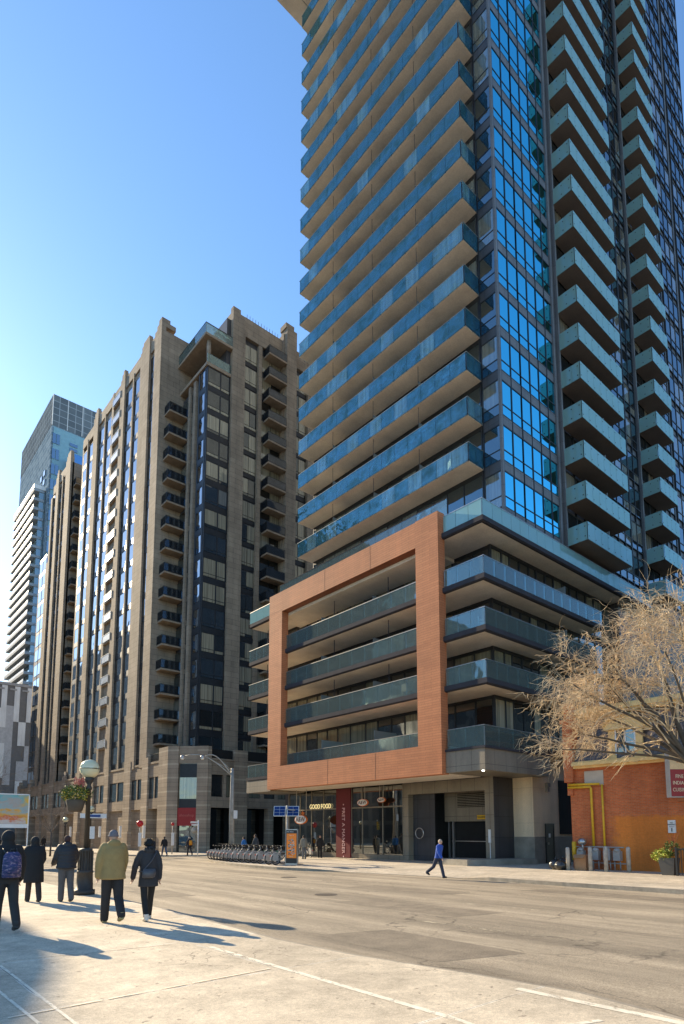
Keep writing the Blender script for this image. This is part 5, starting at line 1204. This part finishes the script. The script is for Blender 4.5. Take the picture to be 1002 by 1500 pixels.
rr = random.Random(9)
ylist = [y for y in ylist if abs(y-31.36) > .2]
for i, y in enumerate(ylist):
    x = 20.95 if y < 36 else 21.0+(y-36)*.22
    if y < 31: x = 20.6
    yaw = R(rr.uniform(-4, 4))
    if i == 0: b, d = bp, dp_
    else: b, d = dup_thing(bp, (0, 0, 0)), dup_thing(dp_, (0, 0, 0))
    nth = ('first', 'second', 'third', 'fourth', 'fifth', 'sixth', 'seventh', 'eighth', 'ninth', 'tenth', 'eleventh', 'twelfth', 'thirteenth', 'fourteenth', 'fifteenth')[len(ylist)-1-i]
    b['label'] = 'grey shared bicycle in the long roadside dock, %s from the orange kiosk' % nth
    d['label'] = 'grey docking post of the bicycle station, %s from the orange kiosk' % nth
    b.location = (x, y, gz(x, y)); b.rotation_euler = (0, 0, yaw); d.location = (x, y, gz(x, y)+.002); d.rotation_euler = (0, 0, 0)
# bicycles parked by the shop window
by_group = 'private bicycles parked along the shop window'
for i, (x, y, a) in enumerate(((29.9, 38.6, 80), (30.2, 39.6, 100))):
    b = dup_thing(bp, (x, y, gz(x, y)), R(a), 'parked bicycle by the shop window, nearer the crimson column' if i == 0 else 'parked bicycle by the shop window, nearer the side street'); b['group'] = by_group

# ------------------------------------------------------------------ hanging shop signs
A1 = thing('burger_sign', 'large oval A&W sign in orange, white and brown hanging over the shop corner', 'sign', (30.2, 40.0, 2.9))
def oval(mb, x, y, z, ry, rz, th, m=0, n=28):
    mb.add([(x-th, y+ry*math.cos(2*math.pi*i/n), z+rz*math.sin(2*math.pi*i/n)) for i in range(n)]+[(x, y+ry*math.cos(2*math.pi*i/n), z+rz*math.sin(2*math.pi*i/n)) for i in range(n)], [tuple(range(n)), tuple(reversed(range(n, 2*n)))]+[(i, n+i, n+(i+1) % n, (i+1) % n) for i in range(n)], m)
orange = plain('sign orange', (.70, .16, .02), .4, var=.03); signw = plain('sign white', (.78, .74, .68), .4, var=.03); signb = plain('sign brown', (.08, .02, .01), .4)
def aw(par, x, y, z, s, full=True):
    m = MB(); oval(m, x, y, z, .98*s, .46*s, .12); obj('rim', m, orange, par, (x, y, z))
    m = MB(); oval(m, x-.125, y, z, .90*s, .39*s, .01); obj('face', m, signw, par, (x, y, z))
    text('lettering', 'A&W', signb, par, (x-.145, y, z), .68*s, ext=.008, sx=.95)
    if full:
        m = MB(); m.add([(x-.06, y-.42*s, z+.42*s), (x-.06, y-.12*s, z+.46*s), (x-.06, y+.05*s, z+.72*s), (x-.06, y-.12*s, z+.64*s), (x-.06, y-.2*s, z+.88*s), (x-.06, y-.36*s, z+.66*s), (x-.06, y-.52*s, z+.72*s)], [(0, 1, 2, 3, 4, 5, 6)]); v0 = list(m.v); m.add([(vx+.05, vy, vz) for vx, vy, vz in v0], [tuple(reversed(range(7)))]); obj('flame', m, orange, par, (x, y, z))
aw(A1, 29.6, 39.4, 2.62, .82)
m = MB(); m.box(29.52, 29.56, 40.0, 40.04, 2.95, 5.02); m.box(29.52, 29.56, 38.7, 38.74, 2.95, 5.02); obj('hanger', m, M['galv'], A1, (30.2, 40, 2.9))
for x, y, z, s, lab in ((30.4, 32.9, 3.78, .58, 'small oval burger sign hanging inside the shop window, left of two'), (31.0, 31.55, 3.95, .42, 'smaller oval burger sign hanging near the garage portal, right of two')):
    t = thing('hanging_burger_sign', lab, 'sign', (x, y, z)); aw(t, x, y, z, s, False)
    m = MB(); m.box(x-.06, x-.03, y+.18, y+.21, z+.2, 5.02); m.box(x-.06, x-.03, y-.21, y-.18, z+.2, 5.02); obj('hanger', m, M['galv'], t, (x, y, z))
text_o = text('good_food_sign', 'GOOD FOOD', lamp_mat('neon yellow', (1, .80, .38), .45), None, (31.3, 39.15, 3.70), .55, ext=.008, sx=.82)
tag(text_o, 'lit yellow GOOD FOOD lettering in the shop window', 'sign')

# ------------------------------------------------------------------ bollards, rubbish, box, planter
conc_b = plain('grey bollard paint', (.40, .36, .30), .8, var=.25, scale=5)
for x, y, h, lab in ((28.7, 15.95, 1.15, 'leftmost bollard, between the rubbish bags and the cardboard box'), (28.9, 14.88, 1.18, 'second bollard from the left, just right of the cardboard box'), (28.9, 14.1, 1.22, 'third bollard, in front of the right gas pipe'), (29.2, 13.15, 1.2, 'rightmost bollard, alone in front of the painted wall')):
    z = gz(x, y); m = MB(); m.loft([(x, y, z-.1, .10, .10), (x, y, z+h-.06, .098, .098), (x, y, z+h-.02, .07, .07), (x, y, z+h, .02, .02)], 14); tag(obj('bollard', m, conc_b, None, (x, y, z)), lab, 'bollard', 'bollards at the brick wall')
bagm = plain('black plastic bag', (.018, .018, .018), .28, var=.1, bump=.9, bscale=9, spec=.8); rr = random.Random(3)
for x, y, r_, lab in ((28.9, 16.75, .34, 'black rubbish bag lying nearest to the alley'), (28.7, 16.35, .32, 'black rubbish bag against the leftmost bollard'), (29.2, 16.5, .38, 'black rubbish bag at the back, highest of the heap')):
    z = gz(x, y); m = MB(); N_ = 14; rings = []
    for i in range(9):
        t = i/8; rings.append((x, y, z+r_*1.5*t, r_*math.sin(math.pi*(.12+.82*t))**.7, r_*math.sin(math.pi*(.12+.82*t))**.7))
    m.loft(rings, N_); m.v = [(a+rr.uniform(-.035, .035), b+rr.uniform(-.035, .035), c+rr.uniform(-.02, .02)) for a, b, c in m.v]; bo = tag(obj('rubbish_bag', m, bagm, None, (x, y, z)), lab, 'rubbish bag', 'black rubbish bags')
    m = MB(); m.tube([(x, y, z+r_*1.42), (x+.02, y+.02, z+r_*1.62), (x+.05, y, z+r_*1.75)], [.06, .03, .07], 8); obj('knot', m, bagm, bo, (x, y, z))
z = gz(29, 15.3); m = MB(); m.box(28.95, 29.4, 15.15, 15.75, z+.01, z+.78); cbx = tag(obj('cardboard_box', m, plain('cardboard', (.40, .22, .11), .9, var=.12), None, (29.2, 15.4, z)), 'brown cardboard box standing between the two left bollards', 'box')
m = MB(); m.add([(28.93, 15.15, z+.78), (28.75, 15.2, z+.62), (28.75, 15.7, z+.62), (28.93, 15.75, z+.78)], [(0, 1, 2, 3)]); obj('flap', m, plain('cardboard flap', (.36, .20, .10), .9), cbx, (29.2, 15.4, z))
pl = thing('planter', 'grey planter with yellow-green leaves at the right edge', 'planter', (28.6, 11.1, gz(28.6, 11.1))); z = gz(28.6, 11.1); PL = (28.6, 11.1, z)
m = MB(); m.hexa([(28.35, 10.85, z), (28.8, 10.85, z), (28.8, 11.35, z), (28.35, 11.35, z)], [(28.25, 10.75, z+.75), (28.9, 10.75, z+.75), (28.9, 11.45, z+.75), (28.25, 11.45, z+.75)]); obj('pot', m, plain('planter grey', (.10, .095, .085), .8, var=.15), pl, PL)
rn = random.Random(8)
m = MB(); leafcloud(m, rn, (28.5, 11.35, z+.85), .32, .45, .3, 420, .13, 0); obj('yellow_leaves', m, plain('lime leaf', (.35, .38, .05), .6, var=.3, scale=8), pl, PL)
m = MB(); leafcloud(m, rn, (28.6, 10.95, z+1.15), .3, .35, .35, 380, .11, 0); obj('green_leaves', m, leafG, pl, PL)
m = MB()
for k in range(14): m.tube([(28.6, 10.9, z+1.0), (28.6+rn.uniform(-.2, .2), 10.9+rn.uniform(-.3, .3), z+1.75+rn.uniform(-.2, .15))], .006, 3)
obj('red_stems', m, leafR, pl, PL)
fn = thing('planter_fence', 'black iron fence with ivy at the right edge beside the planter', 'fence', (28.2, 10, gz(28.2, 10))); z = gz(28.2, 10); m = MB()
for k in range(26): m.box(28.18, 28.205, 10.55-k*.12, 10.575-k*.12, z+.04, z+1.12)
m.box(28.17, 28.215, 7.5, 10.6, z+1.12, z+1.17); m.box(28.172, 28.213, 7.5, 10.6, z+.1, z+.14); m.box(28.15, 28.23, 10.6, 10.68, z, z+1.22); obj('railing', m, M['black'], fn, (28.2, 10, z))
m = MB(); leafcloud(m, rn, (28.35, 9.2, z+1.12), .22, 1.35, .16, 1100, .10, 0); leafcloud(m, rn, (28.45, 9.2, z+.6), .2, 1.3, .5, 700, .10, 0); obj('ivy', m, plain('ivy', (.05, .07, .03), .5, var=.5, scale=6), fn, (28.2, 10, z))
# ------------------------------------------------------------------ things left out on the balconies
def patio_chair(x, y, z, rz, lab, col):
    t = thing('patio_chair', lab, 'chair', (x, y, z), 'patio chairs on the balconies', rotz=rz)
    for nm, bx_ in (('seat', (-.25, .25, -.25, .25, .40, .44)), ('backrest', (-.25, .25, .25, .29, .44, .92))):
        m = MB(); m.box(*bx_); obj(nm, m, col, t, (0, 0, 0), local=True)
    for sx in (-.23, .20):
        for sy in (-.23, .20):
            m = MB(); m.box(sx, sx+.03, sy, sy+.03, 0, .40); obj('leg', m, col, t, (0, 0, 0), local=True)
    for sx in (-.27, .24):
        m = MB(); m.box(sx, sx+.03, -.22, .25, .62, .65); m.box(sx, sx+.03, -.22, -.19, .40, .62); obj('armrest', m, col, t, (0, 0, 0), local=True)
    return t
for x, y, z, rz, lab, col in ((28.3, 37.6, PZ[2]+.34, 1.2, 'white patio chair on the top balcony inside the terracotta frame, left end', M['white']),
    (28.3, 31.4, PZ[1]+.34, 2.0, 'white patio chair on the second balcony down inside the terracotta frame', M['white']),
    (28.3, 26.4, PZ[0]+.34, 1.5, 'black patio chair on the third balcony down inside the terracotta frame', M['black']),
    (28.6, 20.6, PZ[1]+.34, .6, 'pale patio chair on the second podium corner balcony from the top', M['white']),
    (28.7, 20.7, PZ[3]+.34, 2.4, 'white patio chair on the roof terrace corner above the podium', M['white']),
    (29.7, 23.4, Z0+.18, 1.1, 'dark patio chair on the lowest tower balcony, near corner', M['black']),
    (29.7, 24.3, Z0+FL+.18, 2.1, 'white patio chair on the second tower balcony from below', M['white'])): patio_chair(x, y, z, rz, lab, col)
t = thing('folded_parasol', 'folded white parasol leaning in the second tower balcony above the terracotta frame', 'parasol', (29.5, 29.0, Z0+FL+.18))
m = MB(); m.tube([(29.4, 29.4, Z0+FL+.3), (29.5, 28.8, Z0+FL+.7), (29.55, 28.2, Z0+FL+1.1)], [.03, .13, .05], 10); obj('canopy', m, M['white'], t, (29.5, 29.0, Z0+FL+.18))
m = MB(); m.tube([(29.35, 29.7, Z0+FL+.19), (29.62, 27.6, Z0+FL+1.5)], .02, 6); obj('pole', m, M['steel'], t, (29.5, 29.0, Z0+FL+.18))

# ------------------------------------------------------------------ people
skin = plain('skin', (.52, .30, .20), .6, var=.06)
hairm = plain('hair', (.03, .02, .015), .8, var=.2); hairg = plain('light hair', (.42, .34, .26), .8, var=.2)
def rmesh(o, vox, smooth=4):
    md = o.modifiers.new('join', 'REMESH'); md.mode = 'VOXEL'; md.voxel_size = vox; md.use_smooth_shade = True
    if smooth: s = o.modifiers.new('soften', 'SMOOTH'); s.iterations = smooth; s.factor = .5
def limb(mb, pts, rad, n=12, flat=1.0):
    mb.tube(pts, rad, n, 0, True, flat)
    for p, r in zip(pts, rad): mb.ball(p, r, n=10)
def hand(mb, w, d, s, side):
    """palm, four unequal bent fingers and a thumb; w wrist, d down-the-arm direction"""
    d = d.normalized(); f = Vector((0, 1, 0)); f = (f-d*f.dot(d)).normalized(); inw = d.cross(f).normalized()*side
    pc = w+d*.05*s
    mb.tube([w, w+d*.03*s, w+d*.085*s], [.024*s, .034*s, .036*s], 8, flat=.6)
    for i, (o, l) in enumerate(((.028, .070), (.010, .080), (-.009, .074), (-.027, .058))):
        a = w+d*.08*s+f*o*s; b = a+d*l*.5*s+inw*.008*s; c = b+d*l*.42*s+inw*.022*s
        mb.tube([a, b, c], [.0100*s, .0092*s, .0078*s], 6)
    a = w+d*.03*s+f*.028*s; b = a+(d*.6+f*.8)*.034*s; c = b+(d*.95+f*.2)*.03*s+inw*.008*s
    mb.tube([a, b, c], [.012*s, .011*s, .009*s], 6)
def person(lab, x, y, face, h, top, bot, hem=.80, legs=((.35, .1), (-.3, .35)), arms=((.2, .3, .12), (-.25, .25, .12)), hat=None, hatm=None, shoe=None, bulk=1.0, puff=0, lean=.03, group=None, vox=.014, hand_skin=True, turn=0, zoff=0, flare=1.0, legw=1.0):
    s = h/1.72; z = gz(x, y)+zoff
    t = thing('person', lab, 'person', (x, y, z), group, rotz=face-math.pi/2)
    S_ = lambda v: v*s
    hip = Vector((0, 0, .90)); sh = Vector((0, lean*1.2, 1.42)); nk = Vector((0, lean*1.3+.005, 1.50)); hd = Vector((0, lean*1.6+.02, 1.605))
    LG, AR = [], []
    foot_min = 9
    for side, (th, kn) in zip((-1, 1), legs):
        a = Vector((side*.095, 0, .88)); k = a+Vector((side*.008, math.sin(th), -math.cos(th)))*.425
        an = k+Vector((0, math.sin(th-kn), -math.cos(th-kn)))*.41
        LG.append((a, k, an, th-kn)); foot_min = min(foot_min, an.z-.07*math.cos(min(.9, abs(th-kn))))
    for side, (sa, el, out) in zip((-1, 1), arms):
        a = sh+Vector((side*.185, 0, -.02)); e = a+Vector((side*math.sin(out), math.sin(sa)*math.cos(out), -math.cos(sa)*math.cos(out)))*.285
        w_ = e+Vector((side*math.sin(out)*.3-side*.02, math.sin(sa+el), -math.cos(sa+el)))*.25
        AR.append((a, e, w_, side))
    dz = -foot_min
    def fin(mb, name, mat_, par, v, sm=3):
        mb.v = [((p[0])*s, (p[1])*s, (p[2]+dz)*s) for p in mb.v]
        o = obj(name, mb, mat_, par, (0, 0, 0), local=True); rmesh(o, v*s, sm); return o
    # body: one surface with head, face, neck, arms, hands and legs
    b = MB()
    b.loft([(0, 0, .80, .10, .09), (0, 0, .86, .155, .105), (0, 0, .95, .155, .11), (0, lean*.5, 1.08, .13, .095), (0, lean*.9, 1.25, .155, .105), (0, sh.y, 1.38, .165, .09), (0, sh.y, 1.45, .08, .06)], 16)
    b.tube([(0, sh.y, 1.42), tuple(nk), (0, hd.y-.01, 1.56)], [.06, .053, .05], 12)
    ct, st_ = math.cos(turn), math.sin(turn)
    H_ = MB(); H_.ball((0, 0, 0), .073, .092, .112, 20); H_.ball((0, .052, -.062), .045, .045, .05, 12)
    H_.tube([(0, .085, .012), (0, .112, -.022)], [.009, .015], 8); H_.ball((0, .094, -.052), .022, .008, .006, 8)
    for sx in (-1, 1): H_.ball((sx*.076, -.005, -.008), .010, .020, .030, 8); H_.ball((sx*.030, .080, .012), .014, .010, .008, 8)
    b.add([(hd.x+v[0]*ct+v[1]*st_, hd.y-v[0]*st_+v[1]*ct, hd.z+v[2]) for v in H_.v], H_.f, 0, True)
    for a, k, an, ang in LG:
        limb(b, [a, k, an], [.078, .052, .036])
    for a, e, w_, side in AR:
        limb(b, [a, e, w_], [.05, .038, .026]); hand(b, w_, w_-e, 1.0, side)
    fin(b, 'body', skin, t, .0085, 1)
    # trousers
    q = MB()
    q.loft([(0, 0, .80, .12, .11), (0, 0, .86, .168, .125), (0, 0, .98, .165, .12)], 16)
    for a, k, an, ang in LG: limb(q, [a, a.lerp(k, .5), k, k.lerp(an, .55), an+Vector((0, 0, .0))], [.100*legw, .092*legw, .078*legw, .074*legw, .068*legw])
    fin(q, 'trousers', bot, t, .011, 2)
    # shoes
    for a, k, an, ang in LG:
        fd_ = Vector((0, math.cos(ang*.6), math.sin(ang*.6))); 
        m = MB(); hl = an+Vector((0, -.03, -.035)); tp = an+fd_*.15+Vector((0, 0, -.045))
        m.tube([an+Vector((0, 0, .06)), an, an+Vector((0, 0, -.03))], [.055, .058, .052], 10); m.tube([hl-fd_*.025, hl+fd_*.03, an+fd_*.09+Vector((0, 0, -.035)), tp], [.046, .056, .054, .04], 10, flat=.85)
        fin(m, 'shoe', shoe or M['black'], t, .009, 1)
    # coat
    c = MB(); B_ = bulk
    prof = [(hem, .190*B_*flare, .150*B_*flare), (hem+.02, .196*B_*flare, .155*B_*flare), ((hem+1.0)/2, .190*B_*(1+flare)/2, .150*B_*(1+flare)/2), (1.0, .182*B_, .142*B_), (1.15, .180*B_, .138*B_), (1.28, .195*B_, .138*B_), (1.38, .195*B_, .122*B_), (1.44, .150*B_, .10*B_), (1.50, .082, .078)]
    if puff:
        pr2 = []; zz = hem
        while zz < 1.44:
            for (z0, a0, b0), (z1, a1, b1) in zip(prof, prof[1:]):
                if z0 <= zz <= z1+1e-6:
                    u = (zz-z0)/max(z1-z0, 1e-6); k_ = 1+.055*abs(math.sin((zz-hem)*math.pi/.085)); pr2.append((zz, (a0+(a1-a0)*u)*k_, (b0+(b1-b0)*u)*k_)); break
            zz += .014
        prof = pr2+[(1.45, .15*B_, .10*B_), (1.50, .085, .08)]
    rn_ = random.Random(int(x*100))
    c.loft([(rn_.uniform(-.004, .004), lean*max(0, min(1, (zz-.85)/.55))*1.2, zz, a, bb) for zz, a, bb in prof], 20)
    for a, e, w_, side in AR:
        k_ = B_
        limb(c, [a+Vector((-side*.03, 0, .0)), a.lerp(e, .5), e, e.lerp(w_, .5), w_+(w_-e).normalized()*.0], [.082*k_, .078*k_, .070*k_, .063*k_, .056*k_])
    if hat in ('hoodup',):
        c.ball((hd.x, hd.y-.012, hd.z+.012), .112, .125, .138, 20); c.loft([(0, hd.y-.02, 1.44, .125, .105), (0, hd.y-.02, 1.54, .105, .105)], 16)
    if hat in ('hooddown', 'beanie', 'furhat', 'hair_hood'):
        c.ball((0, sh.y-.075, 1.475), .125, .062, .085, 14); c.tube([(-.09, sh.y+.03, 1.475), (-.06, sh.y-.07, 1.50), (.06, sh.y-.07, 1.50), (.09, sh.y+.03, 1.475)], .035, 8)
    else: c.tube([(0, sh.y, 1.45), (0, nk.y, 1.52)], [.085, .072], 12)
    fin(c, 'coat', top, t, .012, 3)
    if hat == 'beanie':
        m = MB(); m.loft([(hd.x, hd.y, hd.z+.0, .086, .103), (hd.x, hd.y, hd.z+.05, .088, .105), (hd.x, hd.y, hd.z+.10, .072, .085), (hd.x, hd.y-.005, hd.z+.135, .035, .045)], 18); m.ring((hd.x, hd.y, hd.z+.012), (0, 0, 1), .092, .014, 20, 6); fin(m, 'knit_hat', hatm, t, .010, 1)
    elif hat == 'furhat':
        m = MB(); rr_ = random.Random(1)
        for _ in range(60):
            u = Vector((rr_.gauss(0, 1), rr_.gauss(0, 1), abs(rr_.gauss(0, 1))*.8)).normalized(); m.ball((hd.x+u.x*.085, hd.y-.02+u.y*.10, hd.z-.01+u.z*.115), rr_.uniform(.02, .034), n=7)
        m.ball((hd.x, hd.y-.005, hd.z+.02), .09, .105, .11, 14)
        for _ in range(34): 
            an_ = rr_.uniform(3.3, 6.1); m.ball((math.cos(an_)*.105, sh.y-.03+math.sin(an_)*.09, 1.49+rr_.uniform(-.02, .03)), rr_.uniform(.018, .03), n=7)
        fin(m, 'fur_hat', hatm, t, .009, 0)
    elif hat in ('hair', 'hair_hood'):
        m = MB(); m.ball((hd.x, hd.y-.016, hd.z+.018), .083, .097, .110, 16); fin(m, 'hair', hatm or hairm, t, .009, 1)
        for v in (): pass
    return t
def cloth(nm, col, v=.12, b=.35, r=.85): return plain(nm, col, r, var=v, scale=5, bump=b, bscale=7, mode='obj', fine=.12)
olive = cloth('olive parka', (.32, .215, .08)); charcoal = cloth('charcoal trousers', (.022, .02, .02)); blackc = cloth('black coat', (.014, .013, .013)); blackp = cloth('black puffer', (.018, .016, .018), r=.55)
greyc = cloth('grey trousers', (.10, .09, .085)); dkgrey = cloth('dark grey coat', (.035, .032, .034)); whitesh = plain('white shoe', (.6, .55, .48), .6); tansh = plain('tan shoe', (.35, .27, .12), .7)
UP = math.pi/2
p4 = person('person in an olive parka, grey knit hat and black trousers walking away', 4.56, 12.35, UP-.12, 1.80, olive, charcoal, hem=.80, hat='beanie', hatm=cloth('grey knit', (.16, .14, .15)), shoe=tansh, bulk=1.24, legs=((.14, .02), (-.22, .50)), arms=((-.05, .15, .20), (.25, .3, .14)), legw=1.12)
p5 = person('person in a dark knee-length coat and a black fur hat with a shoulder bag', 5.28, 12.3, UP-.1, 1.66, dkgrey, blackc, hem=.70, hat='furhat', hatm=plain('black fur', (.01, .01, .01), .9, bump=.8, bscale=60), shoe=whitesh, bulk=1.0, legs=((-.20, .25), (.26, .06)), arms=((.1, .2, .30), (-.2, .25, .16)), flare=1.1, legw=.86)
p1_ = person('person in black with a hood up, carrying a patterned backpack at the left edge', 2.70, 12.55, UP+.05, 1.78, blackc, cloth('black jeans', (.03, .027, .026)), hem=.90, hat='hoodup', bulk=1.24, legs=((.20, .05), (-.30, .30)), arms=((.0, .25, .18), (.05, .3, .18)), shoe=M['black'])
p2_ = person('person in a long black hooded coat, second from the left', 4.42, 17.6, UP, 1.66, blackc, cloth('dark brown trousers', (.04, .03, .025)), hem=.50, hat='hoodup', bulk=1.30, legs=((.18, .05), (-.2, .2)), arms=((.1, .9, .14), (.1, .9, .14)), flare=1.02)
p3_ = person('person in a black puffer jacket and grey trousers, near the lamp post', 5.08, 17.1, UP-.05, 1.70, blackp, greyc, hem=.84, hat='hair_hood', hatm=cloth('dark cap', (.06, .025, .02)), bulk=1.28, puff=1, legs=((.06, .05), (-.16, .25)), arms=((.15, .8, .22), (.1, .8, .2)), legw=1.1)
p6_ = person('person in a blue jacket and dark jeans striding past the garage', 20.46, 17.41, -UP+.15, 1.66, cloth('blue jacket', (.03, .085, .38)), cloth('dark jeans', (.03, .035, .06)), hem=.88, hat='hair', hatm=hairg, bulk=1.0, legs=((.30, .05), (-.45, .50)), arms=((-.35, .25, .1), (.3, .3, .1)), lean=.08, turn=.9, zoff=-.09)
p7_ = person('person in a dark jacket with an orange backpack walking at the far corner', 24.6, 48.9, UP, 1.60, cloth('dark jacket', (.02, .02, .03)), cloth('dark trousers far', (.015, .015, .02)), hem=.85, hat='beanie', hatm=cloth('pale knit', (.4, .34, .3)), vox=.02, legs=((.25, .1), (-.3, .4)))
p8_ = person('person in a black jacket and blue jeans at the far corner, left of the backpack', 22.9, 50.2, UP, 1.66, blackc, cloth('blue jeans', (.06, .09, .14)), hem=.85, hat='hair', vox=.02)
p9_ = person('person in black with a tan fur hood at the far corner, behind the fur hat', 20.6, 47.4, UP, 1.62, cloth('black parka', (.02, .02, .025)), charcoal, hem=.7, hat='furhat', hatm=cloth('tan fur', (.3, .2, .1)), vox=.02, legs=((.3, .1), (-.3, .4)), zoff=-.1)
for x, y, c, lab in ((23.9, 40.6, (.02, .02, .02), 'person in black behind the bicycles, left of the group of three'), (23.6, 38.3, (.03, .16, .40), 'person in a bright blue jacket behind the bicycles'), (23.9, 37.2, (.05, .055, .06), 'tall person in grey behind the bicycles, right of the blue jacket')):
    person(lab, x, y, UP+.5, 1.66 if 'tall' not in lab else 1.84, cloth('jacket of '+lab[:30], c), charcoal, hem=.85, hat='hair', vox=.02, group='people behind the bicycle dock')
person('person in a beige jacket and grey trousers standing right of the orange kiosk', 27.6, 36.4, UP, 1.72, cloth('beige jacket', (.22, .20, .16)), cloth('grey trousers 2', (.13, .13, .13)), hem=.85, hat='hair', bulk=1.15, legs=((.02, 0), (-.02, 0)))
person('person in black with a bicycle by the shop window, left of the crimson column', 29.9, 37.4, UP+2.6, 1.75, blackc, blackc, hem=.85, hat='hair', legs=((.05, 0), (-.05, 0)))
for x, y, lab in ((9.5, 47, 'far person in dark clothes seen between the hooded walkers'), (21.5, 82, 'tiny far person in black in front of the banded piers at the left')):
    person(lab, x, y, UP, 1.68, blackc, charcoal, hem=.8, hat='hair', vox=.025)
# things they carry
def carried(name, lab, cat, owner, mats_builder): ...
def local_obj(name, mb, mat_, owner, rot_owner=True):
    return obj(name, mb, mat_, None, (0, 0, 0), local=True)
def bag(owner, nm, lab, cat, col, w_, h_, d_, zc, yb):
    t = thing(nm, lab, cat, tuple(owner.location), None, rotz=owner.rotation_euler.z)
    m = MB(); m.loft([(0, yb, zc-h_/2, w_*.42, d_*.42), (0, yb-.01, zc-h_/2+.02, w_*.5, d_*.5), (0, yb-.015, zc, w_*.5, d_*.55), (0, yb-.01, zc+h_*.35, w_*.46, d_*.5), (0, yb, zc+h_/2, w_*.3, d_*.32)], 20)
    o = obj('bag_body', m, col, t, (0, 0, 0), local=True)
    m = MB(); m.loft([(0, yb-d_*.40, zc-h_*.38, w_*.30, d_*.30), (0, yb-d_*.42, zc-h_*.05, w_*.34, d_*.32), (0, yb-d_*.38, zc+.02, w_*.28, d_*.24)], 14); obj('front_pocket', m, col, t, (0, 0, 0), local=True)
    m = MB()
    for sx in (-1, 1): m.tube([(sx*w_*.3, yb+.02, zc+h_*.42), (sx*.115, .0, 1.44*owner_scale(owner)+.02), (sx*.135, .12, 1.28), (sx*.15, .08, 1.08), (sx*w_*.4, yb+.06, zc-h_*.35)], .016, 6)
    m.tube([(-.04, yb, zc+h_/2-.01), (-.03, yb-.01, zc+h_/2+.05), (.03, yb-.01, zc+h_/2+.05), (.04, yb, zc+h_/2-.01)], .01, 6)
    obj('strap', m, M['black'], t, (0, 0, 0), local=True); return t
def owner_scale(o): return 1.04
mt, nt, N, L, P = newmat('patterned backpack cloth'); pos = coords(nt, 'obj'); n1 = noise(nt, pos, 14, 4, .7, stretch=(1, 1, 2))
cr = N.new('ShaderNodeValToRGB'); e = cr.color_ramp.elements; e[0].position = .40; e[0].color = (.015, .03, .09, 1); e[1].position = .62; e[1].color = (.30, .25, .30, 1); q = e.new(.5); q.color = (.05, .05, .14, 1); q = e.new(.56); q.color = (.13, .08, .16, 1)
L.new(n1, cr.inputs[0]); L.new(cr.outputs[0], P.inputs['Base Color']); P.inputs['Roughness'].default_value = .7
bag(p1_, 'backpack', 'blue and violet patterned backpack on the hooded person at the left edge', 'backpack', mt, .32, .46, .19, 1.20, -.25)
bag(p7_, 'backpack', 'orange backpack on the far person at the corner', 'backpack', cloth('orange cloth', (.60, .25, .02)), .30, .42, .18, 1.12, -.20)
t = thing('shoulder_bag', 'grey shoulder bag hanging at the back of the dark coat', 'bag', tuple(p5.location), None, rotz=p5.rotation_euler.z)
bgm = plain('grey leather', (.07, .065, .07), .4, var=.1)
m = MB(); m.loft([(-.06, -.19, .86, .08, .04), (-.06, -.20, .88, .13, .055), (-.05, -.20, .97, .145, .05), (-.04, -.195, 1.05, .12, .03)], 18); obj('bag_body', m, bgm, t, (0, 0, 0), local=True)
m = MB(); m.tube([(-.16, -.17, 1.03), (-.12, -.165, 1.06), (0, -.165, 1.2), (.10, -.14, 1.36), (.13, -.02, 1.42), (.08, .12, 1.30), (-.05, .165, 1.1), (-.18, .10, 1.0), (-.20, -.06, .98), (-.16, -.17, 1.0)], .012, 6); obj('strap', m, bgm, t, (0, 0, 0), local=True)
